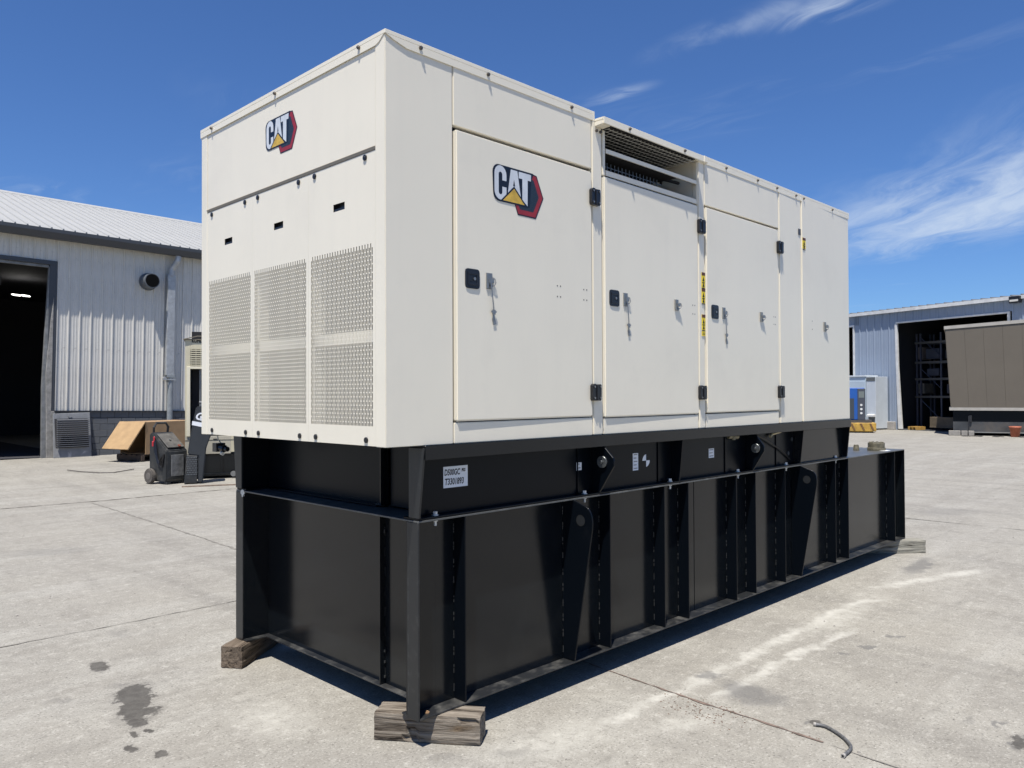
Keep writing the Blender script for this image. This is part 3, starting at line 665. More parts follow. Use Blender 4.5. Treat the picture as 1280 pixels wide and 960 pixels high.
# ================================================================== timber blocks
def wood_material(name, c0, c1, c2):
    M = bpy.data.materials.new(name); M.use_nodes = True; t = NT(M.node_tree); b = t.n['Principled BSDF']
    o = t.n.new('ShaderNodeTexCoord').outputs['Object']
    g1 = t.noise(t.mapping(o, (2.2, 26, 34)), 1, 9, .7, .6); g2 = t.noise(t.mapping(o, (.9, 9, 11)), 1, 6, .6, .8); g3 = t.noise(t.mapping(o, (5, 90, 120)), 1, 4, .6)
    c = t.mix(t.rng(g1, .37, .68), c0, c1); c = t.mix(t.rng(g2, .55, .72, 0, .8), c, c2); c = t.mix(t.rng(g2, .45, .34, 0, .6), c, (.07, .055, .042)); c = t.mix(t.rng(g1, .43, .35, 0, .95), c, (.022, .017, .013)); c = t.mix(t.rng(g3, .6, .75, 0, .35), c, (.04, .033, .028))
    t.put(b.inputs['Base Color'], c); b.inputs['Roughness'].default_value = .85; b.inputs['Specular IOR Level'].default_value = .2
    bn = t.n.new('ShaderNodeBump'); bn.inputs['Strength'].default_value = .9; bn.inputs['Distance'].default_value = .02
    t.put(bn.inputs['Height'], t.math('ADD', g1, t.math('MULTIPLY', g2, .6))); t.l.new(bn.outputs[0], b.inputs['Normal'])
    return M
WOOD_A = wood_material('weathered_timber', (.085, .066, .048), (.33, .29, .235), (.25, .145, .055))
WOOD_B = wood_material('brown_timber', (.085, .063, .045), (.22, .175, .13), (.30, .19, .08))
WOOD_C = wood_material('grey_timber', (.21, .20, .165), (.33, .315, .265), (.27, .24, .18))
def beam(L, W, H, seed, crack=True):
    rnd = random.Random(seed); bm = bmesh.new(); nx, ny, nz = 22, 6, 6
    bmesh.ops.create_cube(bm, size=1)
    bmesh.ops.subdivide_edges(bm, edges=[e for e in bm.edges if abs((e.verts[0].co-e.verts[1].co).x) > .5], cuts=nx, use_grid_fill=True)
    bmesh.ops.subdivide_edges(bm, edges=[e for e in bm.edges if abs((e.verts[0].co-e.verts[1].co).y) > .5], cuts=ny, use_grid_fill=True)
    bmesh.ops.subdivide_edges(bm, edges=[e for e in bm.edges if abs((e.verts[0].co-e.verts[1].co).z) > .5], cuts=nz, use_grid_fill=True)
    from mathutils import noise
    for v in bm.verts:
        c = v.co.copy(); p = Vector((c.x*L, c.y*W, c.z*H))
        edge = (abs(c.y) > .49) + (abs(c.z) > .49) + (abs(c.x) > .49)
        n = noise.noise(Vector((p.x*6, p.y*30, p.z*30))+Vector((seed, 0, 0)))
        k = 1 - (.035 if edge >= 2 else 0)*(1+2.2*abs(n))
        p.y *= k; p.z = p.z*k
        if c.y < -.49 and abs(c.z) < .49: p.y += .006*n + (.018 if crack and noise.noise(Vector((p.x*7, c.z*9, seed+5))) > .38 else 0)
        if abs(c.x) > .49: p.x += .006*noise.noise(Vector((p.y*40, p.z*40, seed)))
        if c.z > .49: p.z += .0015*n - .002
        v.co = Vector((p.x, p.y, p.z+H/2))
    me = bpy.data.meshes.new('timber_block'); bm.to_mesh(me); bm.free(); return me
def put_beam(me, mt, x, y, ang, label, dz=0):
    me.materials.append(mt); o = link('timber_block', me, None, (x, y, dz)); o.rotation_euler = (0, 0, R(ang)); tag(o, label, 'wood block', 'wood blocks under the fuel tank'); return o
put_beam(beam(.545, .155, .1445, 3), WOOD_A, .365, .125, -53.5, 'cracked weathered timber block under the near corner of the black tank')
put_beam(beam(.56, .15, .1445, 8, False), WOOD_B, .345, 1.985, 36, 'dark brown timber block with end grain showing under the tank\'s left corner')
put_beam(beam(.70, .14, .1445, 12, False), WOOD_C, 6.85, .13, -42, 'grey block under the far right end of the black tank')
o = beam(.5, .14, .1445, 17, False); o.materials.append(WOOD_B)

# ================================================================== small things on the ground
HO = [(1.857,-1.221),(1.868,-1.271),(1.828,-1.35),(1.774,-1.417),(1.705,-1.464),(1.608,-1.47)]
pts = []
for i in range(len(HO)-1):
    for k in range(5):
        f = k/5; p0 = Vector(HO[max(i-1, 0)]); p1 = Vector(HO[i]); p2 = Vector(HO[i+1]); p3 = Vector(HO[min(i+2, len(HO)-1)])
        q = .5*((2*p1)+(-p0+p2)*f+(2*p0-5*p1+4*p2-p3)*f*f+(-p0+3*p1-3*p2+p3)*f**3); pts.append((q.x, q.y, .011))
pts.append((*HO[-1], .011))
h = MB(); h.tube(pts, .0085, 10); h.cur = 1
a = Vector(pts[-1]); d_ = (a-Vector(pts[-2])).normalized(); h.cyl(a-d_*.002, a+d_*.016, .0105, 12); h.cur = 2; h.cyl(a+d_*.0161, a+d_*.0166, .006, 10)
h.cur = 1; a = Vector(pts[0]); d_ = (a-Vector(pts[1])).normalized(); h.cyl(a-d_*.004, a+d_*.010, .010, 12)
ho = h.build('rubber_hose', [mat('grey_rubber', (.10, .10, .10), .5, var=.5, vscale=60), mat('hose_end', (.32, .30, .27), .6), INK], None, smooth=True)
tag(ho, 'short curved piece of grey hose lying on the concrete beside an oil spot', 'hose')
h = MB(); h.tube([(3.53, 17.307, .03), (3.643, 16.764, .02), (3.864, 16.116, .02), (4.113, 15.95, .02), (4.67, 16.343, .03)], .012, 6)
tag(h.build('metal_rod', mat('dull_rod', (.10, .09, .08), .6)), 'thin bent rod lying on the yard in front of the workshop grille', 'rod')
h = MB(); h.hexa([(4.02, 12.03, .0), (4.95, 11.60, 0), (4.97, 11.66, 0), (4.04, 12.09, 0), (4.02, 12.03, .025), (4.95, 11.60, .025), (4.97, 11.66, .025), (4.04, 12.09, .025)])
tag(h.build('wood_strip', mat('strip_wood', (.22, .17, .13), .8, var=.3, vscale=9)), 'thin wooden strip lying flat on the ground behind the tank\'s left end', 'board')

# ================================================================== LEFT WORKSHOP
wv = Vector((1, -.016, -.018)).normalized(); nv = Vector((-.016, -1, 0)).normalized(); uv_ = nv.cross(wv).normalized()
if uv_.z < 0: uv_ = -uv_
M4 = Matrix((wv, -nv, uv_)).transposed().to_4x4(); M4.translation = Vector((4.334, 22.13, 0))
LBD = thing('workshop_building', 'grey metal-clad workshop with pale ribbed roof and an open dark bay door', 'building', matrix=M4)
SID = mat('grey_siding', (.56, .545, .50), .45, metal=.0, var=.08, vscale=1.5, streak=((5, 5, .35), .5, (.22, .21, .19)), dirt=((.12, .11, .10), .60, .82, .7), dscale=7)
TRIMD = mat('dark_grey_trim', (.045, .05, .057), .5)
ROOFM = mat('pale_roof_metal', (.345, .345, .33), .55, metal=.0, var=.08, vscale=.7, streak=((4, .3, 1), .35, (.36, .35, .33)))
CMU = mat('painted_block', (.090, .096, .104), .75, var=.16, vscale=3, bump=.004, bscale=30, dirt=((.20, .19, .175), .58, .8, .5), dscale=2.2)
CMUW = mat('bare_block', (.26, .25, .23), .85, var=.3, vscale=6, bump=.01, bscale=20)
JAMB = mat('worn_jamb', (.17, .175, .175), .6, var=.35, vscale=5)
LX0, LX1, LD = -13.0, 12.0, 16.0
SP = .2975
# siding panels right of the door, above the door, left of it
def sid_mesh(w, h):
    b = MB(); b.box(0, w, 0, .03, 0, h)
    b.prism([(.0, .0), (.016, -.034), (.040, -.034), (.056, .0)], 'z', 0, h)
    b.prism([(.14, .0), (.15, -.007), (.165, -.007), (.175, .0)], 'z', 0, h); b.prism([(.215, .0), (.225, -.007), (.24, -.007), (.25, .0)], 'z', 0, h)
    return b.mesh('siding_panel', SID)
s_full = sid_mesh(SP, 6.35-1.335); s_over = sid_mesh(SP, 6.35-5.50)
i = 0; x = .175
while x < LX1-.1: link('siding_panel', s_full, LBD, (x, .0, 1.335)); x += SP
x = .175-SP
while x > -7.2: link('siding_panel', s_over, LBD, (x, 0, 5.50)); x -= SP
while x > LX0: link('siding_panel', s_full, LBD, (x, 0, 1.335)); x -= SP
# block base, laid in courses
BLK = mesh_of(lambda b: b.box(.004, .394, -.035, .03, .004, .186), 'block', CMU, bevel=.006)
BLKH = mesh_of(lambda b: b.box(.004, .194, -.035, .03, .004, .186), 'block', CMU, bevel=.006)
for c in range(7):
    x = .21 - (.0 if c % 2 else .0)
    if c % 2: link('block', BLKH, LBD, (x, random.uniform(-.003, .003), c*.19)); x += .198
    while x < 7.4: link('block', BLK, LBD, (x, random.uniform(-.003, .003), c*.19)); x += .398
b = MB(); b.box(LX0, -7.4, -.035, .03, 0, 1.33); b.build('block_base', mat('mortar', (.075, .08, .085), .9), LBD)
b = MB(); b.box(.21, LX1, .0, .028, 0, 1.33); b.build('mortar_backing', mat('mortar', (.075, .08, .085), .9), LBD)
b = MB(); b.box(.175, LX1, -.075, -.036, 1.305, 1.345); b.build('drip_strip', mat('drip_dark', (.02, .022, .026), .5), LBD)
# door frame
b = MB(); b.box(-.02, .17, -.05, .05, 1.33, 5.50); b.box(-7.0, .17, -.05, .05, 5.50, 5.62); b.build('door_frame', TRIMD, LBD, .006)
b = MB(); b.prism([(-.115, .0), (.0, .0), (.0, 5.45), (-.03, 5.45), (-.10, 3.4), (-.14, 2.0)], 'y', -.03, .10); b.box(-7.0, -.03, .0, .10, 5.42, 5.495); b.build('door_track', JAMB, LBD, .004)
b = MB(); b.prism([(.0, .0), (.205, 0), (.205, 1.33), (.10, 1.33), (.10, 4.6), (.03, 3.9), (-.06, 2.4), (-.02, 1.0)], 'y', -.065, .04); b.build('door_jamb', CMUW, LBD, .008)
b = MB(); b.box(-7.35, -7.0, -.05, .05, 0, 5.62); b.build('door_frame', TRIMD, LBD)
# interior
b = MB(); b.box(LX0, LX1, LD-.1, LD, 0, 6.3); b.box(LX0, LX0+.1, .03, LD-.1, 0, 6.3); b.box(LX1-.1, LX1, .03, LD-.1, 0, 6.3)
b.build('outer_wall', SID, LBD)
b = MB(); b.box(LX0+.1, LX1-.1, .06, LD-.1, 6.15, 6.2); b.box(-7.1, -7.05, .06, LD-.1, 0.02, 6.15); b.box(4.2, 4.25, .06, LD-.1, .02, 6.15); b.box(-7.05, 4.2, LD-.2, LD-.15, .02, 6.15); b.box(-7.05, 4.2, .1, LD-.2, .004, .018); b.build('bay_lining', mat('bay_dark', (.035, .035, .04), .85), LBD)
LAMP = mat('lit_lamp', (1, 1, 1), .5, emit=((1, .97, .9), 4))
for x in (.80, 1.10): b = MB(); b.hexa([(x, 7.9, 5.44), (x+.20, 7.9, 5.44), (x+.27, 8.7, 5.56), (x+.07, 8.7, 5.56), (x, 7.9, 5.47), (x+.20, 7.9, 5.47), (x+.27, 8.7, 5.59), (x+.07, 8.7, 5.59)]); b.build('ceiling_lamp', LAMP, LBD)
b = MB(); b.box(-6, -.4, 4.0, 4.3, 5.3, 5.6); b.box(-6, -.4, 9.0, 9.2, 3.3, 3.9); b.build('crane_beam', mat('crane_grey', (.10, .11, .13), .6), LBD)
# roof
rise = (9.19-6.47)/(8+.40); W_ = 12
a_ = math.atan(rise); LR_ = 8.42/math.cos(a_)
def roof_fn(b):
    b.box(0, SP, 0, LR_, -.02, .0); b.prism([(.0, 0), (.014, .038), (.036, .038), (.05, .0)], 'y', 0, LR_)
RP = mesh_of(roof_fn, 'roof_panel', ROOFM)
x = -12.9
while x < LX1+.1:
    o = link('roof_panel', RP, LBD, (x, -.42, 6.47)); o.rotation_euler = (a_, 0, 0)
    o = link('roof_panel', RP, LBD, (x+SP, LD+.42, 6.47)); o.rotation_euler = (a_, 0, math.pi)
    x += SP
b = MB(); b.prism([(7.75, 9.13), (8.0, 9.25), (8.25, 9.13), (8.25, 9.10), (8.0, 9.20), (7.75, 9.10)], 'x', LX0-.1, LX1+.4); b.build('ridge_cap', ROOFM, LBD)
b = MB()
for x in (LX0+.05, LX1+.22): b.prism([(0, 6.2), (LD, 6.2), (LD, 6.5), (8, 9.08), (0, 6.5)], 'x', x-.03, x)
b.build('gable', SID, LBD)
b = MB(); b.prism([(-.37, 6.20), (-.46, 6.36), (-.46, 6.46), (-.42, 6.46), (-.42, 6.37), (-.36, 6.24), (-.20, 6.24), (-.20, 6.20)], 'x', LX0, LX1+.3); b.build('gutter', TRIMD, LBD, .004)
b = MB(); b.box(LX0, LX1+.2, -.30, -.012, 6.36, 6.39); b.build('soffit', SID, LBD)
# downspout
b = MB(); b.tube([(3.50, -.28, 6.2), (3.48, -.27, 6.05), (3.36, -.14, 5.78), (3.34, -.13, 5.55)], .10, 8); b.box(3.22, 3.46, -.21, -.035, 2.45, 5.6); b.build('downspout', GALV, LBD, .012)
b = MB(); b.cyl((3.38, -.13, .9), (3.38, -.13, 2.48), .085, 14); b.box(3.25, 3.5, -.225, -.04, 2.38, 2.46); b.cyl((3.38, -.13, 0), (3.38, -.13, .9), .085, 14); b.build('downspout', mat('pipe_grey', (.22, .24, .25), .5, var=.2, vscale=6), LBD, .004)
b = MB(); b.cyl((3.18, -.22, 2.35), (3.18, -.12, 2.35), .05, 8); b.box(3.12, 3.5, -.23, -.21, 2.3, 2.34); b.build('pipe_strap', GALV, LBD)
# exhaust stub
b = MB(); b.cyl((2.68, -.40, 5.32), (2.68, 0, 5.32), .225, 24); b.cyl((2.68, -.06, 5.32), (2.68, -.03, 5.32), .27, 24); b.cur = 1; b.cyl((2.68, -.402, 5.32), (2.68, -.41, 5.32), .20, 24)
b.build('exhaust_vent', [mat('vent_steel', (.12, .13, .14), .5, var=.2, vscale=8), mat('pipe_mouth', (.008, .008, .008), 1, spec=0)], LBD)
# things inside the bay and leaning on the wall
MI = M4.copy()
def at(x, y, z=0): return M4 @ Vector((x, y, z))
p = at(.13, -.30); gp_ = thing('louvre_grille', 'chipped grey louvred metal grille leaning on the block base beside the bay door', 'grille', (p.x, p.y, 0), 0)
CHIP = mat('chipped_grille', (.20, .205, .21), .6, var=.2, vscale=4, dirt=((.42, .41, .39), .60, .68, .9), dscale=4)
b = MB(); b.prism([(0, 0), (.99, 0), (1.0, 1.29), (.88, 1.29), (.03, 1.27)], 'y', .0, .05); g_ = b.build('panel', CHIP, gp_, .008)
LV = mesh_of(lambda b: b.hexa([(.07, -.055, .0), (.92, -.055, .0), (.92, -.001, .02), (.07, -.001, .02), (.07, -.055, .012), (.92, -.055, .012), (.92, -.001, .04), (.07, -.001, .04)]), 'slat', mat('slat_grey', (.085, .09, .10), .6))
for k in range(14): link('slat', LV, gp_, (0, 0, .30+k*.058))
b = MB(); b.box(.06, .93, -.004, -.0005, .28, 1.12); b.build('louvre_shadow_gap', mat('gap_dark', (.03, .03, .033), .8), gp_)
b = MB(); b.cyl((.46, -.03, 1.19), (.46, 0, 1.19), .05, 12); b.build('knob', CHIP, gp_)
for k in gp_.children: k.rotation_euler = (R(-9), 0, 0)
# machines in the dark bay
b = MB(); p = at(-1.6, 3.0); b.box(-.5, .5, -.3, .3, 0, 1.0); b.box(-.4, .2, -.25, .2, 1.0, 1.25); b.tube([(.0, -.3, .9), (.4, -.5, 1.3), (.9, -.6, 1.75)], .03, 6)
o = b.build('shop_machine', mat('shop_dark', (.05, .055, .065), .5), None, .02, loc=(p.x, p.y, 0)); tag(o, 'dark machine with a raised bar just inside the open bay door', 'machine')

# ---- plywood crate on a pallet
cx, cy = 5.70, 18.4
CR = thing('plywood_crate', 'tan plywood crate with one end flap propped open, beside the downspout', 'crate', (5.81, 18.70, 0), faceaz(5.81, 18.7, 38))
PLY = mat('plywood', (.37, .245, .125), .65, var=.12, vscale=5, streak=((2, 2, 16), .5, (.27, .165, .075)))
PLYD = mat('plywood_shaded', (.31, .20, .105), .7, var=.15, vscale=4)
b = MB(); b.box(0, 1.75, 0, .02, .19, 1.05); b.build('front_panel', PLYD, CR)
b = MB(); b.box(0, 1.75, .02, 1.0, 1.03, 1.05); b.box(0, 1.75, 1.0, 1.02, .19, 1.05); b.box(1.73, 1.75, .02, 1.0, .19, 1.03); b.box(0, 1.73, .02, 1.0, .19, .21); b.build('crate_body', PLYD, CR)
b = MB(); b.hexa([(-.56, -.02, .36), (-.53, -.02, .345), (-.53, 1.0, .345), (-.56, 1.0, .36), (-.03, -.02, 1.06), (0, -.02, 1.06), (0, 1.0, 1.06), (-.03, 1.0, 1.06)]); b.build('flap', PLY, CR, label='bright plywood end flap hanging outward')
PW = mat('pallet_wood', (.07, .048, .036), .85, var=.3, vscale=5)
PAL = thing('pallet', 'dark wooden pallet carrying the plywood crate', 'pallet', (5.81, 18.70, 0), faceaz(5.81, 18.7, 38))
for k in range(5): b = MB(); b.box(-.12, 1.7, .02+k*.21, .15+k*.21, .165, .188); b.build('board', PW, PAL)
for k in range(3): b = MB(); b.box(-.12+k*.85, -.03+k*.85, .0, 1.0, .03, .163); b.build('stringer', PW, PAL)
for k in range(3): b = MB(); b.box(-.12, 1.7, .05+k*.4, .17+k*.4, .002, .028); b.build('board', PW, PAL)

# ---- charger cart
gx, gy = 4.42, 12.55
CT = thing('charger_cart', 'dusty black wheeled shop charger cart with sloping control panel and red clamp', 'cart', (3.99, 12.69, 0), faceaz(4.0, 12.69, 33))
# local: x to the right, y away
CPL = mat('dusty_black_plastic', (.022, .024, .025), .5, var=.3, vscale=4, dirt=((.12, .11, .095), .5, .78, .7), dscale=5)
prof = [(.03, .05), (.0, .12), (.0, .66), (.05, .70), (.46, 1.0), (.52, 1.02), (.58, .98), (.58, .22), (.46, .05)]
b = MB(); b.prism(prof, 'x', 0, .46); b.build('cart_body', CPL, CT, .018, 2)
b = MB(); b.hexa([(.05, .03, .716), (.41, .03, .716), (.41, .40, .975), (.05, .40, .975), (.05, .02, .735), (.41, .02, .735), (.41, .39, .995), (.05, .39, .995)]); cpn = b.build('control_panel', mat('panel_dusty', (.09, .085, .075), .6, var=.4, vscale=8), CT, .006)
b = MB(); b.cyl((.2, .2, .86), (.2, .185, .885), .022, 10); b.build('knob', ZINC, cpn); b = MB(); b.cyl((.3, .05, .735), (.3, .03, .765), .03, 10); b.build('knob', mat('rust_knob', (.18, .05, .03), .5), cpn)
b = MB(); b.box(.10, .37, -.012, -.0005, .16, .58); b.build('label_panel', mat('scuffed_label', (.14, .14, .135), .5, var=.5, vscale=12), CT, .004)
b = MB(); b.tube([(.06, .53, .96), (.05, .50, 1.12), (.10, .49, 1.20), (.30, .49, 1.20), (.36, .50, 1.12), (.36, .53, .96)], .024, 8); b.build('handle', CPL, CT)
for sx in (-.10, .48):
    b = MB(); b.cyl((sx, .46, .155), (sx+.085, .46, .155), .155, 24); wl = b.build('wheel', mat('dusty_tyre', (.085, .075, .065), .85, var=.3, vscale=8), CT, .018, 2)
    b = MB(); b.cyl((sx-.004, .46, .155), (sx+.09, .46, .155), .075, 16); b.build('rim', mat('wheel_rim', (.14, .125, .11), .6), wl, .008)
b = MB(); b.cyl((0, .46, .155), (.46, .46, .155), .018, 8); b.build('axle', ZINC, CT)
b = MB(); b.box(.02, .10, .02, .10, 0, .06); b.box(.36, .44, .02, .10, 0, .06); b.build('foot', CPL, CT)
b = MB(); b.box(-.035, -.008, .36, .40, .82, .94); b.box(-.05, -.022, .38, .42, .74, .85); b.build('clamp', mat('red_clamp', (.42, .02, .03), .5), CT, .01)
b = MB()
for k in range(3):
    pz = [( -.018, .40-.03*k, .86), (-.03, .33-.04*k, .62-.05*k), (-.028, .25-.03*k, .42), (-.022, .12+.05*k, .34+.06*k), (-.014, .06, .60)]
    b.tube(pz, .014, 6)
b.build('cable', PLASTIC, CT)
b = MB(); b.tube([(.475, .4, .85), (.53, .36, .82), (.55, .3, .68), (.50, .28, .62)], .012, 6); b.build('cable', PLASTIC, CT)

# ---- charcoal trapezoid hood machine with white lettering
HM = thing('charcoal_machine', 'tall charcoal hooded machine with white lettering, right of the charger cart', 'machine', (4.439, 12.448, 0), faceaz(4.439, 12.448, 0))
HC = mat('charcoal_plastic', (.030, .034, .038), .42, var=.15, vscale=5)
S = .01585
def px(a, c): return ((a-243)*S, (605-c)*S)
b = MB(); b.prism([px(*q) for q in ((245, 509), (258, 507), (264, 540), (257, 560), (253, 603), (247, 604), (247.5, 570), (235, 568), (237, 552))], 'y', 0, .42); b.build('hood', HC, HM, .02, 2)
b = MB(); b.prism([px(*q) for q in ((234, 569), (246.5, 570), (246, 604), (231, 604))], 'y', -.01, .35); b.build('foot_block', CPL, HM, .01)
b = MB()
for k in range(7):
    for j in range(9):
        ax, az = px(234.5+k*1.75+(j % 2)*.85, 572+j*2.6)
        b.box(ax-.0075, ax+.0075, -.018, -.0105, az-.010, az+.010)
b.build('mesh_skirt', mat('mesh_grey', (.13, .14, .15), .5), HM)
b = MB(); b.prism([px(*q) for q in ((240.5, 526.3), (256, 529.5), (256, 535), (240, 531.3))], 'y', -.004, -.0005); b.build('white_band', mat('white_print', (.75, .77, .8), .5), HM)
WP = mat('white_print', (.75, .77, .8), .5)
o = link('lettering', text_mesh('G', .20, WP, 0, .006, .25), HM, (px(243, 524)[0], -.003, px(243, 524)[1]), rot=(R(90), R(8), 0))
o = link('lettering', text_mesh('ene', .12, WP, 0, .003, .25), HM, (px(248.3, 525)[0], -.003, px(248, 525.4)[1]), rot=(R(90), R(8), 0))
b = MB(); b.cyl((*[px(251.5, 512)[0], .2], px(0, 512)[1]), (px(251.5, 503)[0], .2, px(0, 503)[1]), .025, 8); b.cyl((px(248.5, 503)[0], .2, px(0, 503)[1]), (px(254.5, 504)[0], .2, px(0, 504)[1]), .03, 8); b.build('handle', ZINC, HM)

# ---- beige generator behind
BG = thing('beige_generator', 'tall beige generator cabinet with its door open, standing on a black base behind the cart', 'generator', (4.65, 13.40, 0), faceaz(4.65, 13.4, -2))
S2 = .0166
BE = mat('beige_paint', (.50, .46, .33), .5, var=.06, vscale=3)
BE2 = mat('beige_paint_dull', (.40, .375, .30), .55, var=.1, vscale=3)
def q2(a, c): return ((a-229.5)*S2, (600-c)*S2)
b = MB(); x0 = q2(230, 0)[0]
zt_ = q2(0, 421)[1]; zg0, zg1 = q2(0, 457.5)[1], q2(0, 436)[1]; zd1 = q2(0, 461)[1]; zb_ = q2(0, 546)[1]
b.box(0, .10, 0, .03, zb_, zt_-.04); b.box(.10, 3.6, 0, .03, zg1, zt_-.04); b.box(.10, 3.6, 0, .03, zd1, zg0); b.box(.9, 3.6, 0, .03, .55, zd1)
b.build('cabinet_front', BE, BG, .004)
b = MB(); b.box(-.0, .9, .0, .03, .52, zb_+.0); b.box(0, .03, .03, 1.8, .52, zt_-.04); b.box(0, 3.6, 1.8, 1.83, .5, zt_-.04); b.box(3.57, 3.6, .03, 1.8, .5, zt_-.04); b.build('cabinet_body', BE2, BG, .004)
b = MB(); b.hexa([(-.03, -.03, zt_-.055), (3.63, -.03, zt_-.055), (3.63, 1.86, zt_-.055), (-.03, 1.86, zt_-.055), (-.03, -.03, zt_-.035), (3.63, -.03, zt_-.035), (3.63, 1.86, zt_+.02), (-.03, 1.86, zt_+.02)])
b.prism([(-.04, zt_-.04), (.24, zt_+.035), (3.63, zt_+.03), (3.63, zt_+.01), (.24, zt_+.015), (-.04, zt_-.055)], 'y', -.045, -.02); b.build('cabinet_roof', mat('roof_dark_edge', (.16, .14, .10), .6), BG)
b = MB(); b.box(.12, .87, .25, .26, .55, zd1+.8); b.box(.04, .05, .04, .25, .6, zd1); b.build('dark_bay', DARKIN, BG)
b = MB(); b.cyl((.29, .12, zb_-.3), (.29, .12, zd1), .018, 8); b.build('gas_strut', ZINC, BG)
b = MB(); b.box(.09, .9, -.03, -.001, zd1+.0, zd1+.05); b.box(.03, .10, -.03, -.001, zb_, zd1+.05); b.build('door_trim', mat('cream_trim', (.66, .61, .46), .5), BG, .004)
b = MB()
for k in range(9): x = .115+k*.095; b.box(x-.007, x+.007, -.006, 0, zg0, zg1)
for k in range(8): z = zg0+(zg1-zg0)*(k+.5)/8; b.box(.10, .90, -.012, -.0065, z-.012, z+.012)
b.build('grille', BE, BG)
b = MB(); b.box(.10, .9, .04, .05, zg0, zg1); b.build('grille_backing', DARKIN, BG)
link('lettering', text_mesh('KOHLER', .115, INK, 0, .006), BG, (q2(237.2, 0)[0], -.003, q2(0, 427.5)[1]), rot=(R(90), 0, 0)).scale = (.62, 1, 1)
b = MB(); b.box(.02, 3.58, .02, 1.8, 0.12, .515)
for k in range(8): b.box(.25+k*.45, .29+k*.45, -.03, .02, .12, .515)
b.box(.0, 3.6, -.04, .06, .06, .12); b.build('base_skid', BLACK, BG, .004)
b = MB(); b.box(.55, .64, -.012, -.0005, .575+.25, .59+.25); b.build('seam', INK, BG); b = MB(); b.box(.0, 3.55, -.006, -.0005, .81, .822); b.build('seam', mat('seam_grey', (.2, .19, .15), .6), BG)
b = MB(); b.cyl((.95, -.12, .10), (.95, -.10, .10), .06, 10); b.cyl((1.12, -.12, .13), (1.12, -.10, .13), .05, 10); b.build('pipe_stub', ZINC, BG)

# ================================================================== RIGHT WAREHOUSE
xr = Vector((-.313, -.95, 0)).normalized(); yr_ = Vector((.95, -.313, 0)).normalized()
MR = Matrix((xr, yr_, Vector((0, 0, 1)))).transposed().to_4x4(); MR.translation = Vector((37.193, 10.53, 0))
WH = thing('warehouse_building', 'low blue metal warehouse with a wide open dark doorway at the right edge', 'building', matrix=MR)
SB = mat('blue_siding', (.25, .30, .375), .5, var=.07, vscale=1, streak=((4, 4, .3), .3, (.13, .17, .23)))
TW = mat('white_trim', (.60, .60, .58), .55, var=.15, vscale=4)
SPR = .415
def sb_mesh(h):
    b = MB(); b.box(0, SPR, 0, .03, 0, h); b.prism([(.0, 0), (.02, -.04), (.06, -.04), (.08, 0)], 'z', 0, h)
    b.prism([(.19, 0), (.20, -.012), (.225, -.012), (.235, 0)], 'z', 0, h); b.prism([(.29, 0), (.30, -.012), (.325, -.012), (.335, 0)], 'z', 0, h)
    return b.mesh('siding_panel', SB)
b = MB(); b.box(-2.14, .14, .035, .06, 0, 5.6); b.box(-2.14, -1.876, .0, .03, 0, 5.6); b.build('backing_sheet', SB, WH)
f_full = sb_mesh(5.6); f_over = sb_mesh(5.6-5.11)
x = .20-SPR
n_ = 0
while x > -2.20: link('siding_panel', f_full, WH, (x, 0, 0)); x -= SPR
while x > -7.0: link('siding_panel', f_over, WH, (x, 0, 5.11)); x -= SPR
while x > -22: link('siding_panel', f_full, WH, (x, 0, 0)); x -= SPR
x = .20
while x < 5.40: link('siding_panel', f_over, WH, (x, 0, 5.11)); x += SPR
while x < 16: link('siding_panel', f_full, WH, (x, 0, 0)); x += SPR
b = MB(); b.box(.20, 5.42, -.05, .05, 5.03, 5.105); b.box(5.42, 5.52, -.05, .05, 0, 5.105); b.prism([(.14, 5.03), (.26, 5.03), (.30, 3.0), (.47, .05), (.28, .05), (.18, 3.0)], 'y', -.05, .06); b.build('door_trim', TW, WH, .006)
b = MB(); b.box(-2.22, -2.14, -.05, .05, 0, 5.15); b.box(-7.2, -2.22, -.05, .05, 5.06, 5.15); b.build('door_trim', TW, WH)
b = MB(); b.box(-.32, .14, -.16, .0, 0, .38); b.build('plinth', mat('plinth_concrete', (.33, .31, .28), .85, var=.2, vscale=4), WH, .02)
b = MB(); b.prism([(-.19, 5.58), (-.19, 5.70), (0, 5.73), (14, 6.4), (14, 6.36), (0, 5.6)], 'x', -22, 16.2); b.build('roof', ROOFM, WH)
b = MB(); b.box(-22, 16.2, -.205, -.191, 5.56, 5.70); b.build('eave_trim', TW, WH)
RB = mesh_of(lambda b: b.hexa([(0, -.18, 5.715), (.07, -.18, 5.715), (.07, 13.9, 6.40), (0, 13.9, 6.40), (0.015, -.18, 5.765), (.055, -.18, 5.765), (.055, 13.9, 6.45), (.015, 13.9, 6.45)]), 'roof_seam', mat('seam_dark', (.16, .17, .18), .6))
x = -6.0
while x < 10: link('roof_seam', RB, WH, (x, 0, 0)); x += SPR
b = MB(); b.box(-22, 16, 14, 14.1, 0, 6.3); b.box(-22, -21.9, .03, 14, 0, 5.7); b.box(15.9, 16, .03, 14, 0, 5.7); b.build('outer_wall', SB, WH)
b = MB(); b.box(-21, 15.8, .10, 13.9, 5.50, 5.56); b.box(-21, 15.8, 9.0, 9.1, .01, 5.5); b.box(-.5, -.45, .1, 9, .01, 5.5); b.box(7.5, 7.55, .1, 9, .01, 5.5); b.box(-21, 15.8, .1, 9, .004, .009); b.build('bay_lining', mat('bay_dark2', (.03, .032, .038), .85), WH)
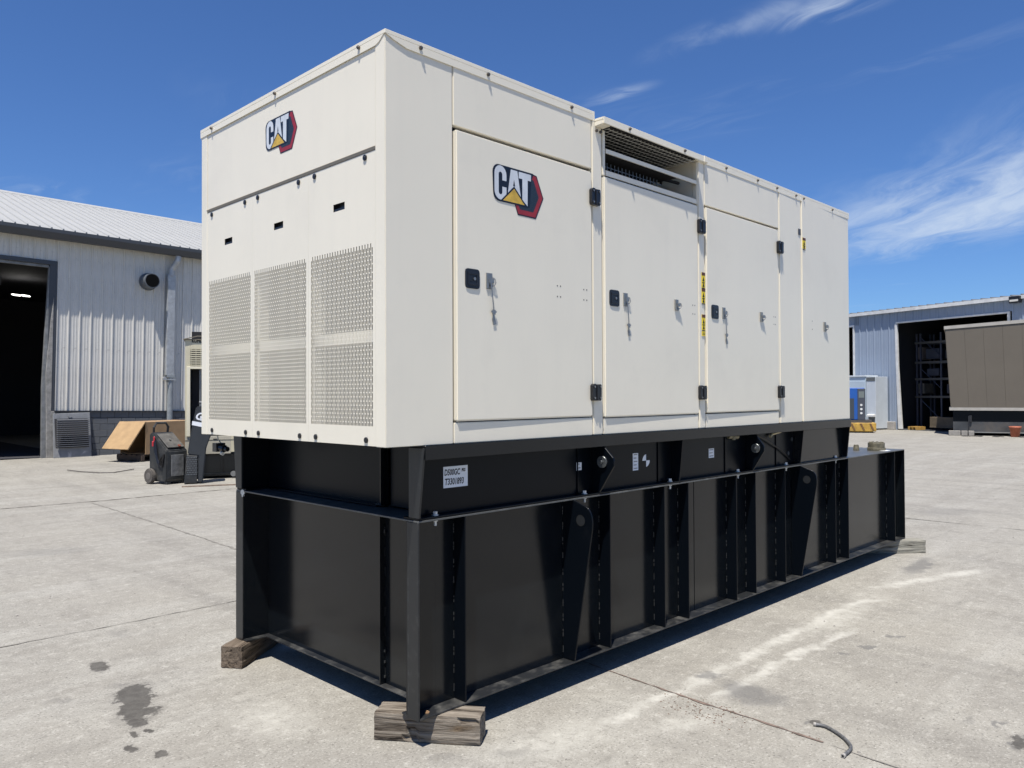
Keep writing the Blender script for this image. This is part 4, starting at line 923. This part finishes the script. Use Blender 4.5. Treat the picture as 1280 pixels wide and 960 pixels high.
b = MB(); b.box(5.66, 6.08, -.34, -.146, 5.40, 5.68); wl_ = b.build('wall_lamp', PLASTIC, WH, .01); b = MB(); b.box(5.70, 6.04, -.352, -.342, 5.46, 5.54); b.build('lens', mat('lamp_lens', (.6, .58, .52), .4), wl_)
# racking in the doorway
p = MR @ Vector((0, 0, 0))
RK = thing('storage_rack', 'tall dark steel pallet rack just inside the blue warehouse doorway', 'rack', matrix=MR)
RM = mat('rack_steel', (.07, .075, .10), .5, var=.2, vscale=3); RMB = mat('rack_beam', (.10, .095, .085), .5)
for x in (.05, .25, 1.30, 2.6):
    for y in (1.6, 2.6): b = MB(); b.box(x, x+.07, y, y+.07, 0, 4.6); b.build('post', RM, RK)
for z in (1.5, 2.35, 3.15, 4.1):
    for y in (1.58, 2.58): b = MB(); b.box(.0, 2.7, y, y+.05, z, z+.10); b.build('beam', RMB, RK)
for z in (.4, 1.9, 3.4):
    b = MB(); b.hexa([(1.4, 1.6, z), (1.44, 1.6, z), (1.44, 1.63, z), (1.4, 1.63, z), (2.28, 1.6, z-.0+.0-1.0+1.0), (2.32, 1.6, z), (2.32, 1.63, z), (2.28, 1.63, z)]) if False else b.tube([(.30, 1.62, z+1.0), (1.32, 1.62, z+.05)], .02, 4); b.build('brace', RM, RK)
for (x, z, w_, h_, c) in ((1.0, 1.6, .35, .5, (.12, .11, .09)), (1.5, 2.45, .6, .35, (.05, .055, .07)), (2.5, 1.6, .7, .45, (.06, .06, .07)), (1.45, 3.25, .7, .5, (.04, .045, .06)), (1.0, 3.25, .28, .6, (.12, .10, .09)), (2.45, 3.25, .8, .4, (.05, .05, .055))):
    b = MB(); b.box(x-.95, x-.95+w_, 1.7, 2.4, z+.11, z+.1+h_); o = b.build('carton', mat('carton_%d' % int(c[0]*1000+z*10), c, .8, var=.2, vscale=3), None, .01); o.matrix_world = MR @ Matrix.Identity(4)
    tag(o, {(1.0, 1.6): 'brownish carton low on the left bay of the warehouse rack', (1.5, 2.45): 'dark carton on the middle shelf of the warehouse rack', (2.5, 1.6): 'dark carton on the low right shelf of the warehouse rack', (1.45, 3.25): 'blue-black carton on the upper shelf of the warehouse rack', (1.0, 3.25): 'upright brown carton high on the left of the rack', (2.45, 3.25): 'dark grey carton high on the right of the rack'}[(x, z)], 'box', 'cartons on the warehouse rack')
b = MB(); b.box(1.3, 3.3, .8, 1.4, .12, .62); b.box(1.3, 3.3, .78, .80, .12, .2); o = b.build('steel_bin', mat('rusty_bin', (.11, .085, .055), .7, var=.3, vscale=3), None, .01); o.matrix_world = MR.copy(); tag(o, 'low brownish steel bin on the warehouse floor below the rack', 'bin')
YP = mat('yellow_wood', (.45, .27, .07), .7, var=.2, vscale=6)
PY = thing('pallet', 'small yellow wooden pallet at the left foot of the warehouse doorway', 'pallet', matrix=MR @ Matrix.Translation((.50, .35, 0)))
for k in range(3): b = MB(); b.box(0, .5, k*.22, .12+k*.22, .13, .16); b.build('board', YP, PY)
for k in range(2): b = MB(); b.box(k*.4, .1+k*.4, 0, .56, .0, .129); b.build('stringer', YP, PY)

# cabinets against the warehouse
CB = mat('pale_blue_paint', (.42, .50, .57), .5, var=.06, vscale=2); CB2 = mat('pale_grey_paint', (.50, .54, .57), .5, var=.06, vscale=2)
K1 = thing('electrical_cabinet', 'wide pale blue steel cabinet against the warehouse wall behind the blue welder', 'cabinet', matrix=MR @ Matrix.Translation((-2.9, -.95, 0)))
b = MB(); b.box(0, 2.12, 0, .85, .08, 2.52); b.build('cabinet_body', CB, K1, .012)
b = MB(); b.box(1.12, 2.10, -.02, -.0005, .15, 1.35); b.box(1.12, 2.10, -.02, -.0005, 1.38, 2.32); b.build('door', CB, K1, .006)
b = MB(); b.box(-.02, 2.14, -.04, .87, 2.521, 2.60); b.build('cabinet_top', CB2, K1, .008)
b = MB(); b.box(1.2, 1.26, -.035, -.0205, 1.40, 1.55); b.build('handle', TW, K1); b = MB(); b.box(.75, .95, -.12, -.041, 2.25, 2.70); b.build('bracket', mat('bracket_grey', (.25, .3, .34), .5), K1)
K2 = thing('electrical_cabinet', 'narrow pale grey cabinet with dark top vent beside the wide pale blue cabinet', 'cabinet', matrix=MR @ Matrix.Translation((-.74, -.95, 0)))
b = MB(); b.box(0, .52, 0, .85, .06, 2.52); b.build('cabinet_body', CB2, K2, .01)
b = MB(); b.box(.02, .50, -.012, -.0005, 2.32, 2.50); b.build('vent', mat('vent_dark', (.10, .11, .11), .6), K2)
b = MB(); b.prism([(-.16, .62), (-.16, .70), (-.001, .74), (-.001, .62)], 'x', .12, .50); b.build('hood', TW, K2); b = MB(); b.box(.14, .48, -.02, -.0005, .36, .60); b.build('socket_box', mat('vent_dark', (.1, .11, .11)), K2); b = MB(); b.cyl((.3, -.02, .16), (.3, 0, .16), .05, 12); b.build('knob', TW, K2)
# welder on yellow base
BW = thing('welding_machine', 'bright blue welding machine with dark control face and three white dials', 'machine', (33.27, 10.35, .56), faceaz(33.3, 10.35, 8))
BLU = mat('blue_enamel', (.014, .085, .33), .4, var=.05)
DG = mat('control_dark', (.055, .06, .075), .5)
xoff = 0
b = MB(); b.box(-.95, -.02, 0, 1.1, 0, 1.42); b.build('machine_body', BLU, BW, .03)
b = MB(); b.box(-.32, .0, -.03, -.0005, .0, 1.38); fp = b.build('control_face', DG, BW, .01)
for z in (.30, .48, .66): b = MB(); b.cyl((-.17, -.05, z), (-.17, -.031, z), .05, 12); b.build('dial', TW, fp)
b = MB(); b.box(-.27, -.05, -.036, -.031, .98, 1.26); b.build('gauge_window', mat('gauge_grey', (.15, .17, .16), .3), fp)
b = MB(); b.box(-.72, -.46, -.02, -.0005, .05, .95); b.build('louvre_panel', mat('louvre_dark', (.04, .05, .06), .5), BW)
YB = thing('yellow_skid', 'worn mustard yellow steel skid carrying the blue welding machine', 'skid', (33.27, 10.35, 0), faceaz(33.3, 10.35, 8))
YM = mat('mustard_paint', (.45, .27, .045), .6, var=.3, vscale=3, dirt=((.06, .045, .03), .5, .75, .8), dscale=4)
b = MB(); b.box(-1.2, .42, -.10, 1.1, .06, .44); b.build('tray', YM, YB, .02); b = MB(); b.box(-1.2, .25, -.08, 1.05, .441, .555); b.build('mount', mat('mount_dark', (.07, .06, .05), .7), YB)
b = MB()
for k in range(4): b.prism([(-1.0+k*.38, .42), (-.93+k*.38, .42), (-.80+k*.38, .12), (-.87+k*.38, .12)], 'y', -.12, -.101)
b.build('strap', mat('strap_rust', (.16, .08, .03), .7), YB)
b = MB(); b.box(-1.1, .3, 0, 1.0, 0, .059); b.build('runner', INK, YB)

# ---- brown enclosure on black skid at the right edge
BX = thing('brown_enclosure', 'big taupe generator enclosure on a black skid by the warehouse doorway, at the right edge', 'generator', (33.386, 7.066, 0), R(-75))
TP = mat('taupe_paint', (.115, .098, .074), .55, var=.05, vscale=1)
TPT = mat('taupe_trim', (.36, .34, .30), .5, var=.1, vscale=3)
b = MB(); b.prism([(.08, 1.14), (5.2, 1.14), (5.2, 4.73), (-.10, 4.46)], 'y', .012, 3.0); b.build('enclosure_body', TP, BX)
for k in range(8):
    xa, xb_ = .09+k*.64, .09+(k+1)*.64-.012
    def tl(x): return 4.455+(x+.1)*.0508
    b = MB(); sl_ = .18*(1-k/8)
    b.prism([(xa, 1.145), (xb_, 1.145), (xb_-sl_*.6 if k else xb_-sl_, tl(xb_)-.12), (xa-sl_ if k else xa-.18, tl(xa)-.12)], 'y', 0, .011) if False else b.prism([(xa, 1.145), (xb_+.008, 1.145), (xb_+.008-.16*(1-(k+1)/8), tl(xb_)-.13), (xa-.16*(1-k/8), tl(xa)-.13)], 'y', 0, .0115)
    b.build('cladding_panel', TP, BX, .003)
b = MB(); b.prism([(-.13, 4.35), (5.25, 4.62), (5.25, 4.76), (-.13, 4.48)], 'y', -.03, 3.03); b.build('roof_edge', TPT, BX)
b = MB(); b.box(.03, 5.25, -.03, 3.0, 1.02, 1.14); b.build('bottom_rail', TPT, BX)
b = MB(); b.box(.16, 2.88, .12, 2.9, .56, 1.02); b.build('skid', BLACKB, BX); b = MB(); b.box(.16, 2.88, .05, 2.9, .16, .56); b.build('sub_base', mat('grey_black_steel', (.045, .048, .05), .5, var=.4, vscale=2, dirt=((.10, .085, .07), .5, .7, .8), dscale=1.2), BX)
b = MB(); b.box(.7, .74, .0, .06, .12, .80); b.cyl((.78, .02, .55), (.78, .02, .82), .05, 8); b.build('pump', mat('pump_dark', (.02, .02, .022), .5), BX)
b = MB(); b.box(.14, 2.9, .03, .1, .12, .16); b.build('lower_flange', mat('flange_grey', (.2, .2, .19), .6), BX)
for (dx, w_, l) in ((-.0, .42, 'grey concrete block, left one beneath the brown enclosure\'s near edge'), (.45, .22, 'small grey concrete block right beside the longer one under the brown enclosure'), (.70, .2, 'grey block lying third from the left under the brown enclosure')):
    b = MB(); b.box(dx, dx+w_, -.25, .0, .0, .2); b.box(dx, dx+w_, -.0, .1, .0, .119)
    o = b.build('concrete_block', mat('grey_concrete', (.24, .225, .2), .85, var=.25, vscale=6), None, .012, loc=(33.386, 7.066, 0)); o.rotation_euler = (0, 0, R(-75)); tag(o, l, 'concrete block', 'concrete blocks under the brown enclosure')
b = MB(); b.box(2.93, 3.6, -.1, .3, .0, .35); b.box(2.95, 3.03, -.02, .06, .35, 1.15); b.box(3.2, 3.28, -.02, .06, .35, 1.15)
o = b.build('steel_stand', GALV, None, .01, loc=(33.386, 7.066, 0)); o.rotation_euler = (0, 0, R(-75)); tag(o, 'pale steel stand at the extreme right beside the terracotta pot', 'stand')
b = MB(); n = 20
rings = ((.0, .145), (.33, .185), (.33, .21), (.42, .215), (.42, .185), (.36, .175))
vs = [(r*math.cos(2*math.pi*i/n), r*math.sin(2*math.pi*i/n), z) for z, r in rings for i in range(n)]
fs = [tuple(range(n))[::-1], tuple(range(5*n, 6*n))] + [(k*n+i, k*n+(i+1) % n, (k+1)*n+(i+1) % n, (k+1)*n+i) for k in range(5) for i in range(n)]
b.add(vs, fs); o = b.build('flower_pot', mat('terracotta', (.33, .10, .055), .75, var=.25, vscale=9), None, smooth=True, loc=(33.55, 4.75, 0)); tag(o, 'terracotta flower pot on the ground at the right, in front of the brown enclosure', 'pot')
rb = MB()
for i in range(26):
    t_ = random.uniform(.6, 2.6); px_, py_ = 33.386+.26*t_-.96*random.uniform(.35, .7), 7.066-.96*t_-.26*random.uniform(.35, .7)
    rb.box(px_-random.uniform(.03, .16), px_+.05, py_-.04, py_+random.uniform(.03, .12), 0.001, random.uniform(.01, .03))
o = rb.build('scrap_litter', mat('scrap_dark', (.06, .055, .05), .8)); o['kind'] = 'stuff'
